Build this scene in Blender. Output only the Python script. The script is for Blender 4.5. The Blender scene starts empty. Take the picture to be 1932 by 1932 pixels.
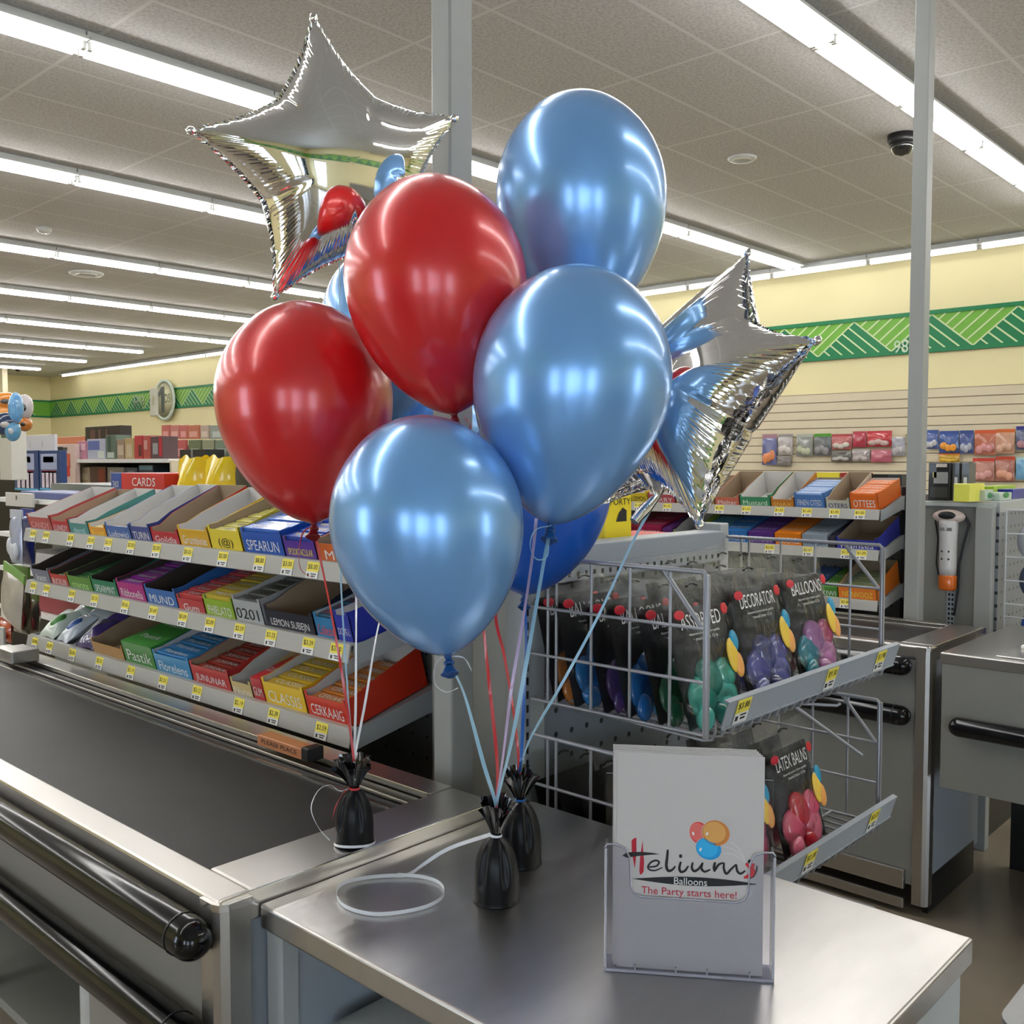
import bpy, math, random
import numpy as np
from mathutils import Matrix, Vector
random.seed(7)
SC = bpy.context.scene
COL = SC.collection
# ------------------------------------------------------------------ camera
FPX, TH, PH, CAMZ = 1861.97, math.radians(42.761), math.radians(2.859), 1.5
Fv = Vector((math.cos(TH)*math.cos(PH), math.sin(TH)*math.cos(PH), -math.sin(PH)))
Rv = Vector((math.sin(TH), -math.cos(TH), 0))
Uv = Rv.cross(Fv)
cd = bpy.data.cameras.new('camera'); cam = bpy.data.objects.new('camera', cd); COL.objects.link(cam)
cd.sensor_width = 36; cd.lens = FPX/1932*36; cd.clip_end = 100; cd.clip_start = .01
mm = Matrix((Rv, Uv, -Fv)).transposed().to_4x4(); mm.translation = (0, 0, CAMZ)
cam.matrix_world = mm
SC.camera = cam
def at(px, py, z=None, X=None, Y=None, D=None):
    d = Fv + (px-966)/FPX*Rv + (966-py)/FPX*Uv
    t = (z-CAMZ)/d.z if z is not None else X/d.x if X is not None else Y/d.y if Y is not None else D
    return d*t + Vector((0, 0, CAMZ))
# ------------------------------------------------------------------ world, exposure
W = bpy.data.worlds.new('world'); SC.world = W; W.use_nodes = True
W.node_tree.nodes['Background'].inputs[0].default_value = (.70, .83, 1, 1)
W.node_tree.nodes['Background'].inputs[1].default_value = 6.0
vs = SC.view_settings
vs.view_transform = 'Standard'; vs.look = 'None'; vs.gamma = 1; vs.use_curve_mapping = False
vs.exposure = 0.6
TUBE = 15.0
# ------------------------------------------------------------------ materials
def nt(name):
    m = bpy.data.materials.new(name); m.use_nodes = True
    t = m.node_tree; return m, t, t.nodes['Principled BSDF']
def mat(name, c, rough=.5, metal=0, var=.06, scale=12, bump=0, bscale=80, coat=0, crough=.05, spec=.5, trans=0, ior=1.45, stretch=None, sheen=0, sub=0):
    m, t, b = nt(name)
    N, L = t.nodes, t.links
    tc = N.new('ShaderNodeTexCoord'); src = tc.outputs['Object']
    if stretch:
        mp = N.new('ShaderNodeMapping'); mp.inputs['Scale'].default_value = stretch
        L.new(src, mp.inputs[0]); src = mp.outputs[0]
    nz = N.new('ShaderNodeTexNoise'); nz.inputs['Scale'].default_value = scale; nz.inputs['Detail'].default_value = 4
    L.new(src, nz.inputs['Vector'])
    mx = N.new('ShaderNodeMix'); mx.data_type = 'RGBA'
    mx.inputs[6].default_value = [max(0, v*(1-var)) for v in c]+[1]
    mx.inputs[7].default_value = [min(1, v*(1+var)) for v in c]+[1]
    L.new(nz.outputs[0], mx.inputs[0]); L.new(mx.outputs[2], b.inputs['Base Color'])
    b.inputs['Roughness'].default_value = rough; b.inputs['Metallic'].default_value = metal
    b.inputs['Specular IOR Level'].default_value = spec
    b.inputs['Coat Weight'].default_value = coat; b.inputs['Coat Roughness'].default_value = crough
    b.inputs['Transmission Weight'].default_value = trans; b.inputs['IOR'].default_value = ior
    if sub: b.inputs['Subsurface Weight'].default_value = sub; b.inputs['Subsurface Scale'].default_value = .02
    if metal > .5 and bump == 0:
        mr = N.new('ShaderNodeMapRange'); mr.inputs[3].default_value = rough*.8; mr.inputs[4].default_value = rough*1.25
        L.new(nz.outputs[0], mr.inputs[0]); L.new(mr.outputs[0], b.inputs['Roughness'])
    if bump:
        n2 = N.new('ShaderNodeTexNoise'); n2.inputs['Scale'].default_value = bscale; n2.inputs['Detail'].default_value = 3
        L.new(src, n2.inputs['Vector'])
        bp = N.new('ShaderNodeBump'); bp.inputs['Strength'].default_value = bump; bp.inputs['Distance'].default_value = .002
        L.new(n2.outputs[0], bp.inputs['Height']); L.new(bp.outputs[0], b.inputs['Normal'])
    return m
_cc = {}
def paint(c, rough=.45, coat=0):
    k = (tuple(round(v, 3) for v in c), rough, coat)
    if k not in _cc: _cc[k] = mat('print_%d' % len(_cc), c, rough, coat=coat, var=.05, scale=40)
    return _cc[k]
def emit(name, c, s):
    m, t, b = nt(name); b.inputs['Base Color'].default_value = (.9, .9, .9, 1)
    b.inputs['Emission Color'].default_value = (*c, 1); b.inputs['Emission Strength'].default_value = s
    return m
M_tube = emit('fluorescent_tube', (1, .985, .965), TUBE)
M_fix = mat('white_enamel', (.62, .63, .62), .35, var=.02)
M_dark = mat('black_plastic', (.012, .012, .013), .35)
M_bumper = mat('black_gloss_bumper', (.004, .004, .005), .13, spec=.45)
M_steel = mat('brushed_steel', (.52, .50, .475), .3, 1, var=.07, scale=3.5)
M_top = mat('scuffed_steel_sheet', (.53, .515, .495), .3, 1, var=.10, scale=9, bump=.10, bscale=45, stretch=(1, 3.5, 1))
M_steelb = mat('polished_steel_trim', (.66, .64, .61), .2, 1, var=.04, scale=14)
M_belt = mat('black_rubber_belt', (.018, .017, .016), .5, var=.4, scale=6, bump=.12, bscale=160, spec=.35)
M_greige = mat('greige_laminate', (.255, .235, .205), .42, var=.04, scale=60, bump=.03)
M_grey = mat('grey_painted_panel', (.235, .23, .21), .42, var=.03)
M_blue = mat('bluegrey_powder_coat', (.33, .36, .40), .4, var=.03)
M_post = mat('grey_post_enamel', (.30, .305, .29), .38, var=.03)
M_postl = mat('light_post_enamel', (.40, .42, .42), .38, var=.03)
M_wire = mat('wire_enamel', (.34, .34, .36), .3, .3, var=.03)
M_rail = mat('label_rail_plastic', (.42, .41, .385), .32, var=.05, scale=30, stretch=(1, .2, 6))
M_kraft = mat('kraft_card', (.36, .27, .18), .8, var=.08)
M_wcard = mat('white_card', (.58, .56, .53), .7, var=.04)
M_yel = mat('yellow_tag', (.86, .72, .09), .5, var=.03)
M_wht = mat('white_paper', (.75, .74, .72), .6, var=.03)
M_blk = mat('black_ink', (.01, .01, .012), .5)
M_wall = mat('yellow_wall_paint', (.80, .72, .42), .7, var=.03, scale=2)
M_slat = mat('cream_slatwall', (.66, .58, .42), .55, var=.04)
M_floor = mat('sealed_concrete', (.26, .215, .16), .22, var=.35, scale=3, bump=.05)
M_gl = mat('light_green_print', (.17, .44, .055), .5, var=.1)
M_gd = mat('dark_green_print', (.008, .20, .075), .45, var=.1)
M_gw = mat('pale_green_stripe', (.62, .74, .42), .5)
M_foil = mat('silver_foil', (.93, .92, .91), .035, 1, var=.01)
for n in M_foil.node_tree.nodes:
    if n.type == 'MAP_RANGE': n.inputs[3].default_value = .02; n.inputs[4].default_value = .06
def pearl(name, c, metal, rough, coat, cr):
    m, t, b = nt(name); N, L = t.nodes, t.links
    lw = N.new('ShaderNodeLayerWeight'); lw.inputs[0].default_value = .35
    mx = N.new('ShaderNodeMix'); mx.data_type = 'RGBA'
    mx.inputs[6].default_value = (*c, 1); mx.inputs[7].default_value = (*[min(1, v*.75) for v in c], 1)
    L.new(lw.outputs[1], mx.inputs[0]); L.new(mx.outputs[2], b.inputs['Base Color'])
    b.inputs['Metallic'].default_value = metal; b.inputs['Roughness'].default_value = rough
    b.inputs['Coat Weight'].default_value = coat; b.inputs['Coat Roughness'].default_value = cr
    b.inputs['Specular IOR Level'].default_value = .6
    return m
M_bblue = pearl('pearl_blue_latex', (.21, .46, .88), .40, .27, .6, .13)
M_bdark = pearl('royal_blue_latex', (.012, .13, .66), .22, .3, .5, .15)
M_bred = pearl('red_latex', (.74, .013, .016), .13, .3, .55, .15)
def film(name, c=(.9, .92, .95), clear=1.0, rough=.09, bump=1.0, bs=11):
    m, t, b = nt(name); N, L = t.nodes, t.links
    N.remove(b); g = N.new('ShaderNodeBsdfGlossy'); g.inputs['Color'].default_value = (*c, 1); g.inputs['Roughness'].default_value = rough
    tr = N.new('ShaderNodeBsdfTransparent'); mx = N.new('ShaderNodeMixShader')
    fr = N.new('ShaderNodeFresnel'); fr.inputs[0].default_value = 1.3
    ad = N.new('ShaderNodeMath'); ad.operation = 'ADD'; ad.use_clamp = True; ad.inputs[1].default_value = 1-clear; L.new(fr.outputs[0], ad.inputs[0]); L.new(ad.outputs[0], mx.inputs[0])
    nz = N.new('ShaderNodeTexNoise'); nz.inputs['Scale'].default_value = bs; nz.inputs['Detail'].default_value = 7; nz.inputs['Distortion'].default_value = 1.5
    tc = N.new('ShaderNodeTexCoord'); L.new(tc.outputs['Object'], nz.inputs['Vector'])
    bp = N.new('ShaderNodeBump'); bp.inputs['Strength'].default_value = bump; bp.inputs['Distance'].default_value = .02
    L.new(nz.outputs[0], bp.inputs['Height'])
    if bump: L.new(bp.outputs[0], g.inputs['Normal']); L.new(bp.outputs[0], fr.inputs['Normal'])
    out = N['Material Output']; L.new(tr.outputs[0], mx.inputs[1]); L.new(g.outputs[0], mx.inputs[2]); L.new(mx.outputs[0], out.inputs[0])
    return m
M_film = film('clear_film')
M_pane = film('window_glass', (.8, .9, 1), .98, .02, 0)
M_acr = mat('clear_acrylic', (.93, .93, .97), .03, var=.01, trans=1, ior=1.3)
M_acre = mat('acrylic_edge_shine', (.72, .72, .84), .12, var=.1, trans=.55, ior=1.4)  # shine of the cut edges is put into this pale lilac colour
# ceiling tiles
def ceiling_mat():
    m, t, b = nt('ceiling_tiles'); N, L = t.nodes, t.links
    tc = N.new('ShaderNodeTexCoord'); sp = N.new('ShaderNodeSeparateXYZ'); L.new(tc.outputs['Object'], sp.inputs[0])
    def grid(sock, off, pitch, w):
        a = N.new('ShaderNodeMath'); a.operation = 'SUBTRACT'; a.inputs[1].default_value = off; L.new(sock, a.inputs[0])
        d = N.new('ShaderNodeMath'); d.operation = 'PINGPONG'; d.inputs[1].default_value = pitch/2; L.new(a.outputs[0], d.inputs[0])
        c = N.new('ShaderNodeMath'); c.operation = 'LESS_THAN'; c.inputs[1].default_value = w; L.new(d.outputs[0], c.inputs[0]); return c.outputs[0]
    gx = grid(sp.outputs[0], 3.737, 1.232, .012); gy = grid(sp.outputs[1], 3.60, .590, .012)
    mxx = N.new('ShaderNodeMath'); mxx.operation = 'MAXIMUM'; L.new(gx, mxx.inputs[0]); L.new(gy, mxx.inputs[1])
    nz = N.new('ShaderNodeTexNoise'); nz.inputs['Scale'].default_value = 55; nz.inputs['Detail'].default_value = 5; L.new(tc.outputs['Object'], nz.inputs['Vector'])
    cr = N.new('ShaderNodeValToRGB'); cr.color_ramp.elements[0].position = .32; cr.color_ramp.elements[1].position = .6
    cr.color_ramp.elements[0].color = (.48, .47, .46, 1); cr.color_ramp.elements[1].color = (.64, .63, .615, 1); L.new(nz.outputs[0], cr.inputs[0])
    mx = N.new('ShaderNodeMix'); mx.data_type = 'RGBA'; L.new(mxx.outputs[0], mx.inputs[0]); L.new(cr.outputs[0], mx.inputs[6]); mx.inputs[7].default_value = (.72, .71, .70, 1)
    L.new(mx.outputs[2], b.inputs['Base Color']); b.inputs['Roughness'].default_value = .9
    bp = N.new('ShaderNodeBump'); bp.inputs['Strength'].default_value = .8; bp.inputs['Distance'].default_value = .01
    iv = N.new('ShaderNodeMath'); iv.operation = 'MULTIPLY_ADD'; iv.inputs[1].default_value = 1; L.new(mxx.outputs[0], iv.inputs[0]); 
    n3 = N.new('ShaderNodeMath'); n3.operation = 'MULTIPLY'; n3.inputs[1].default_value = .25; L.new(nz.outputs[0], n3.inputs[0]); L.new(n3.outputs[0], iv.inputs[2])
    L.new(iv.outputs[0], bp.inputs['Height']); L.new(bp.outputs[0], b.inputs['Normal'])
    return m
M_ceil = ceiling_mat()
def peg_mat(name, base, a1, a2, pitch=.0254, rad=.0045):
    m, t, b = nt(name); N, L = t.nodes, t.links
    tc = N.new('ShaderNodeTexCoord'); sp = N.new('ShaderNodeSeparateXYZ'); L.new(tc.outputs['Object'], sp.inputs[0])
    outs = []
    for a in (a1, a2):
        d = N.new('ShaderNodeMath'); d.operation = 'PINGPONG'; d.inputs[1].default_value = pitch/2; L.new(sp.outputs[a], d.inputs[0])
        q = N.new('ShaderNodeMath'); q.operation = 'POWER'; q.inputs[1].default_value = 2; L.new(d.outputs[0], q.inputs[0]); outs.append(q.outputs[0])
    s = N.new('ShaderNodeMath'); s.operation = 'ADD'; L.new(outs[0], s.inputs[0]); L.new(outs[1], s.inputs[1])
    c = N.new('ShaderNodeMath'); c.operation = 'LESS_THAN'; c.inputs[1].default_value = rad**2; L.new(s.outputs[0], c.inputs[0])
    mx = N.new('ShaderNodeMix'); mx.data_type = 'RGBA'; L.new(c.outputs[0], mx.inputs[0]); mx.inputs[6].default_value = (*base, 1); mx.inputs[7].default_value = (.01, .01, .012, 1)
    L.new(mx.outputs[2], b.inputs['Base Color']); b.inputs['Roughness'].default_value = .4
    return m
M_peg = peg_mat('perforated_panel', (.20, .22, .25), 0, 2, .05, .006)
M_pegx = peg_mat('perforated_dark_panel', (.13, .13, .12), 1, 2, .05, .004)
# ------------------------------------------------------------------ mesh builder
_txt = {}
def text_mesh(s):
    if s not in _txt:
        cu = bpy.data.curves.new('t', 'FONT'); cu.body = s; cu.size = 1; cu.resolution_u = 3
        cu.align_x = 'CENTER'; cu.align_y = 'CENTER'
        o = bpy.data.objects.new('t', cu); me = bpy.data.meshes.new_from_object(o)
        v = [tuple(x.co) for x in me.vertices]; f = [tuple(p.vertices) for p in me.polygons]
        w = max([p[0] for p in v]+[.1])-min([p[0] for p in v]+[0]); h = max([p[1] for p in v]+[.1])-min([p[1] for p in v]+[0])
        bpy.data.objects.remove(o); bpy.data.curves.remove(cu); bpy.data.meshes.remove(me)
        _txt[s] = (v, f, w, h)
    return _txt[s]
def basis(o, x, y):
    x, y = Vector(x).normalized(), Vector(y).normalized(); z = x.cross(y)
    m = Matrix((x, y, z)).transposed().to_4x4(); m.translation = Vector(o); return m
def wm(o): return o.matrix_basis if o.parent is None else wm(o.parent) @ o.matrix_basis
class MB:
    def __init__(s): s.v, s.f, s.m, s.sm, s.mats = [], [], [], [], []
    def mi(s, m):
        if m not in s.mats: s.mats.append(m)
        return s.mats.index(m)
    def add(s, vs, fs, m, smooth=False, M=None):
        n = len(s.v); k = s.mi(m)
        for p in vs: s.v.append(tuple(M @ Vector(p)) if M is not None else tuple(p))
        for f in fs: s.f.append(tuple(i+n for i in f)); s.m.append(k); s.sm.append(smooth)
        return s
    def box(s, a, b, m, M=None):
        (x0, y0, z0), (x1, y1, z1) = [min(p, q) for p, q in zip(a, b)], [max(p, q) for p, q in zip(a, b)]
        v = [(x0,y0,z0),(x1,y0,z0),(x1,y1,z0),(x0,y1,z0),(x0,y0,z1),(x1,y0,z1),(x1,y1,z1),(x0,y1,z1)]
        return s.add(v, [(0,3,2,1),(4,5,6,7),(0,1,5,4),(1,2,6,5),(2,3,7,6),(3,0,4,7)], m, False, M)
    def prism(s, poly, d0, d1, m, M=None, smooth=False):
        n = len(poly); v = [(x, y, d0) for x, y in poly]+[(x, y, d1) for x, y in poly]
        s.add(v, [tuple(range(n))[::-1], tuple(range(n, 2*n))], m, False, M)
        return s.add(v, [(i, (i+1) % n, (i+1) % n+n, i+n) for i in range(n)], m, smooth, M)
    def tube(s, pts, r, m, n=8, caps=True, M=None):
        pts = [Vector(p) for p in pts]; rs = r if isinstance(r, (list, tuple)) else [r]*len(pts); v, f = [], []
        up = None
        for i, p in enumerate(pts):
            t = (pts[min(i+1, len(pts)-1)]-pts[max(i-1, 0)]).normalized()
            if up is None: up = Vector((0, 0, 1)) if abs(t.z) < .9 else Vector((1, 0, 0))
            a = t.cross(up).normalized(); up = a.cross(t).normalized()
            for k in range(n):
                q = 2*math.pi*k/n; v.append(p+a*math.cos(q)*rs[i]+up*math.sin(q)*rs[i])
        for i in range(len(pts)-1):
            for k in range(n): f.append((i*n+k, i*n+(k+1) % n, (i+1)*n+(k+1) % n, (i+1)*n+k))
        s.add(v, f, m, True, M)
        if caps: s.add(v, [tuple(range(n))[::-1], tuple(range((len(pts)-1)*n, len(pts)*n))], m, False, M)
        return s
    def lathe(s, prof, m, n=32, M=None, fn=None, smooth=True):
        v, f = [], []
        for i, (r, z) in enumerate(prof):
            for k in range(n):
                a = 2*math.pi*k/n; rr = r*(fn(a, z) if fn else 1); v.append((rr*math.cos(a), rr*math.sin(a), z))
        for i in range(len(prof)-1):
            for k in range(n): f.append((i*n+k, i*n+(k+1) % n, (i+1)*n+(k+1) % n, (i+1)*n+k))
        if prof[0][0] > 1e-4: f.append(tuple(range(n))[::-1])
        if prof[-1][0] > 1e-4: f.append(tuple(range((len(prof)-1)*n, len(prof)*n)))
        return s.add(v, f, m, smooth, M)
    def ell(s, c, r, m, M=None, n=14, k=9):
        pr = [(max(1e-5, math.sin(math.pi*i/k)), -math.cos(math.pi*i/k)) for i in range(k+1)]
        T = Matrix.Translation(c) @ Matrix.Diagonal((r[0], r[1], r[2], 1))
        return s.lathe(pr, m, n, (M @ T) if M is not None else T)
    def grid(s, fn, nu, nv, m, M=None, smooth=True):
        v = [fn(i/nu, j/nv) for i in range(nu+1) for j in range(nv+1)]
        f = [(i*(nv+1)+j, (i+1)*(nv+1)+j, (i+1)*(nv+1)+j+1, i*(nv+1)+j+1) for i in range(nu) for j in range(nv)]
        return s.add(v, f, m, smooth, M)
    def text(s, t, w, h, m, M, off=.0004):
        v, f, tw, th = text_mesh(t); k = w/tw; kh = min(h/th, k*1.9); k = min(k, kh*1.6)
        return s.add([(x*k, y*kh, off) for x, y, _ in v], f, m, False, M)
    def build(s, name, parent=None, bevel=0, local=False, seg=2):
        me = bpy.data.meshes.new(name)
        if parent is not None and not local:
            iv = wm(parent).inverted(); vv = [tuple(iv @ Vector(p)) for p in s.v]
        else: vv = s.v
        me.from_pydata(vv, [], s.f)
        for x in s.mats: me.materials.append(x)
        me.polygons.foreach_set('material_index', s.m); me.polygons.foreach_set('use_smooth', s.sm); me.update()
        o = bpy.data.objects.new(name, me); COL.objects.link(o)
        if parent is not None: o.parent = parent
        if bevel:
            b = o.modifiers.new('bevel', 'BEVEL'); b.width = bevel; b.segments = seg; b.limit_method = 'ANGLE'; b.angle_limit = math.radians(40)
        return o
def tag(o, label, cat, group=None):
    o['label'] = label; o['category'] = cat
    if group: o['group'] = group
    return o
def struct(o): o['kind'] = 'structure'; return o
def empty(name, loc, label, cat, group=None, rot=(0, 0, 0)):
    o = bpy.data.objects.new(name, None); COL.objects.link(o); o.empty_display_size = .05
    o.location = loc; o.rotation_euler = rot
    return tag(o, label, cat, group)
def copy_tree(o, parent=None):
    c = o.copy(); COL.objects.link(c)
    if parent: c.parent = parent
    for ch in list(o.children): copy_tree(ch, c)
    return c
def TX(o): return basis(o, (0, -1, 0), (0, 0, 1))     # text facing -X
def TY(o): return basis(o, (1, 0, 0), (0, 0, 1))      # text facing -Y
# ------------------------------------------------------------------ room shell
CE = 3.82; WX = 11.3; WL = 27.6; BX = -4.2; BY = -6.0
struct(MB().box((BX, BY, -.1), (WX, WL, 0), M_floor).build('floor'))
struct(MB().box((BX, BY, CE), (WX, WL, CE+.1), M_ceil).build('ceiling'))
struct(MB().box((WX, BY, 0), (WX+.15, WL, CE), M_wall).build('wall_back'))
struct(MB().box((BX, WL, 0), (WX, WL+.15, CE), M_wall).build('wall_left'))
# street-side walls behind the viewer, with shop windows
def wall_holes(name, fixed, a0, a1, holes, axis):
    b = MB(); t = .15
    def bx(u0, u1, z0, z1):
        if axis == 'x': b.box((fixed-t, u0, z0), (fixed, u1, z1), M_wall)
        else: b.box((u0, fixed-t, z0), (u1, fixed, z1), M_wall)
    u = a0
    for (h0, h1, z0, z1) in holes:
        bx(u, h0, 0, CE); bx(h0, h1, 0, z0); bx(h0, h1, z1, CE); u = h1
    bx(u, a1, 0, CE)
    return struct(b.build(name))
HX = [(-5.8, -4.4, .2, 2.5), (-4.2, -2.8, .2, 2.5), (-1.7, -.7, .6, 2.4), (3.2, 4.6, .3, 2.5)]
HY = [(-3.4, -2.0, .2, 2.5), (4.2, 5.6, .3, 2.5)]  # openings enlarged, and some added, for more frontal blue fill light
wall_holes('wall_front', BX, BY, WL, HX, 'x'); wall_holes('wall_right', BY, BX, WX, HY, 'y')
wn = 0
for ax, hs in (('x', HX), ('y', HY)):
    for (u0, u1, z0, z1) in hs:
        wn += 1; b = MB(); p = MB()
        def seg(a, c, za, zb, bb, m, th=.03):
            if ax == 'x': bb.box((BX-.08-th, a, za), (BX-.08+th, c, zb), m)
            else: bb.box((a, BY-.08-th, za), (c, BY-.08+th, zb), m)
        for a, c, za, zb in ((u0, u0+.06, z0, z1), (u1-.06, u1, z0, z1), (u0+.06, u1-.06, z0, z0+.06), (u0+.06, u1-.06, z1-.06, z1), ((u0+u1)/2-.03, (u0+u1)/2+.03, z0+.06, z1-.06), (u0+.06, u1-.06, 1.5, 1.56)):
            seg(a, c, za, zb, b, M_post)
        w = struct(b.build('window_%d' % wn)); seg(u0, u1, z0, z1, p, M_pane, .003); p.build('pane', w)
# green decorative band
def band(name, M, length, h=.465):
    P = .8875; b = MB(); e = .045
    b.box((0, 0, 0), (length, h, .02), M_gl, M)
    b.box((0, 0, 0), (length, e, .035), M_gd, M).box((0, h-e, 0), (length, h, .035), M_gd, M)
    hh = h-2*e; n = int(length/P)
    def line(p, q, w=.017):
        d = (Vector(q)-Vector(p)).normalized(); nn = Vector((-d.y, d.x))*w/2
        pts = [Vector(p)-nn, Vector(q)-nn, Vector(q)+nn, Vector(p)+nn]
        b.add([(a.x, a.y+e, .024) for a in pts], [(0, 1, 2, 3)], M_gw, False, M)
    for i in range(n):
        x = i*P
        b.add([(x, e, .022), (x+P, e, .022), (x+P/2, e+hh, .022)], [(0, 1, 2)], M_gd, False, M)
        for t in (.17, .34, .5, .67, .84, 1): line((x+t*P, 0), (x+t*P/2, t*hh))
        if i < n-1:
            for t in (.17, .34, .5, .67, .84, 1): line((x+P/2+t*P, hh), (x+P/2+t*P/2, hh-t*hh))
    return struct(b.build(name))
ZB = 2.725
band('trim_1', basis((WX-.001, WL, ZB), (0, -1, 0), (0, 0, 1)), WL-BY)
band('trim_2', basis((BX, WL-.001, ZB), (1, 0, 0), (0, 0, 1)), WX-BX)
band('trim_3', basis((BX+.001, BY, ZB), (0, 1, 0), (0, 0, 1)), WL-BY)
band('trim_4', basis((WX, BY+.001, ZB), (-1, 0, 0), (0, 0, 1)), WX-BX)
b = MB()
for k in range(13): 
    z0 = 1.0+k*.102; b.box((WX-.05, -4, z0), (WX-.001, 8.6, z0+.092), M_slat)
b.box((WX-.035, -4, 1.0), (WX-.001, 8.6, 2.326), mat('slat_groove', (.30, .25, .17), .7))
struct(b.build('trim_5'))
# ------------------------------------------------------------------ ceiling light rows
ZT = CE-.064
def fixture(L=1.18, mt=None, single=False):
    o = empty('strip_light', (0, 0, 0), '', '')
    b = MB(); b.box((.003, -.105, CE-.062), (L-.003, .105, CE-.045), M_fix); b.box((.005, -.06, CE-.045), (L-.005, .06, CE-.001), M_fix)
    b.build('housing', o, local=True)
    for s in ((0,) if single else (-.052, .052)):
        t = MB(); t.tube([(.03, s, ZT-.022), (L-.03, s, ZT-.022)], .02, mt or M_tube, 8); t.build('tube', o, local=True)
        for xa in (.006, L-.03): MB().box((xa, s-.014, ZT-.04), (xa+.024, s+.014, ZT+.03), M_fix).build('lamp_holder', o, local=True)
    return o
rows = [(2.43, 5.07), (5.42, 2.43), (7.95, 3.48), (10.95, 4.56), (13.72, 4.7), (16.5, 4.9), (19.2, 5.0), (21.9, 5.05), (24.5, 5.1), (-.45, 2.0), (-3.3, 2.0)]
rn = ['the row nearest the grey post on the right', 'the second row, running behind the tall column', 'the third row from the front', 'the fourth row from the front', 'the fifth row from the front', 'the sixth row from the front', 'the seventh row from the front', 'the eighth row from the front', 'the ninth row, farthest back', 'a row over the viewer', 'a row behind the viewer']
proto = fixture(); first = True
def place(x, y, rz, lab, grp):
    global first
    o = proto if first else copy_tree(proto); first = False
    o.location = (x, y, 0); o.rotation_euler = (0, 0, rz); tag(o, lab, 'ceiling light', grp)
for i, (y, ph) in enumerate(rows):
    n0 = int((ph-BX)/1.18); x = ph-n0*1.18+ (0 if ph-n0*1.18 > BX else 1.18)
    lim = 10.8
    while x+1.18 < lim:
        if not (i > 4 and x < 1.5): place(x, y, 0, 'white strip light in '+rn[i], 'ceiling lights of row %d' % (i+1))
        x += 1.18
y = -3.6; proto = fixture(1.18, emit('fluorescent_tube_wall', (1, .985, .965), 6.0), True); first = True
while y < 25:
    place(10.92, y, math.pi/2, 'white strip light in the crosswise row along the back wall', 'ceiling lights along the back wall'); y += 1.18
# ceiling fittings
def disc(name, x, y, r, lab, cat, d=.02, m=M_fix):
    o = MB().lathe([(r, CE-.001), (r, CE-d*.4), (r*.85, CE-d), (r*.55, CE-d), (r*.5, CE-d*.6), (1e-5, CE-d*.6)], m, 28, Matrix.Translation((x, y, 0))).build(name); tag(o, lab, cat)
disc('ceiling_speaker', 6.8, 3.9, .11, 'round white speaker flush in the ceiling above the light blue balloons', 'speaker')
disc('ceiling_vent', 5.42, 12.1, .2, 'flat round ceiling vent between the far light rows', 'vent', .03)
o = MB().lathe([(.07, CE-.001), (.07, CE-.03), (.045, CE-.06), (1e-5, CE-.065)], M_fix, 20, Matrix.Translation((4.1, 10.07, 0))).build('smoke_detector'); tag(o, 'small white smoke detector on the ceiling at left', 'smoke detector')
r = empty('dome_camera', (7.10, 2.80, CE), 'black dome security camera on the ceiling beside the grey post', 'camera')
MB().lathe([(.1, CE-.001), (.1, CE-.05), (.09, CE-.07)], M_dark, 24, Matrix.Translation((7.10, 2.80, 0))).build('mount', r)
MB().lathe([(.085, CE-.06), (.075, CE-.1), (.05, CE-.14), (1e-5, CE-.15)], mat('dome_glass', (.01, .01, .01), .05, coat=1), 24, Matrix.Translation((7.10, 2.80, 0))).build('dome', r)
o = MB().lathe([(.07, CE-.001), (.07, CE-.03), (.05, CE-.08), (1e-5, CE-.1)], M_dark, 16, Matrix.Translation((9.6, 25.3, 0))).build('dome_camera'); tag(o, 'tiny black ceiling camera in the far left corner', 'camera')
# posts
def post(x0, y0, w, d, lab):
    b = MB(); b.box((x0, y0, 0), (x0+w, y0+d, CE), M_post)
    o = b.build('ceiling_post', bevel=.004); tag(o, lab, 'post')
post(1.3, 1.36, .06, .052, 'tall grey square post rising behind the red balloon to the ceiling')
post(3.83, 1.415, .06, .056, 'tall grey square post beside the far candy shelves on the right')
tag(MB().box((9.2, 25.2, 0), (9.32, 25.32, CE), M_slat).build('ceiling_post'), 'thin cream pole in the far left corner of the shop', 'post')
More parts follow.
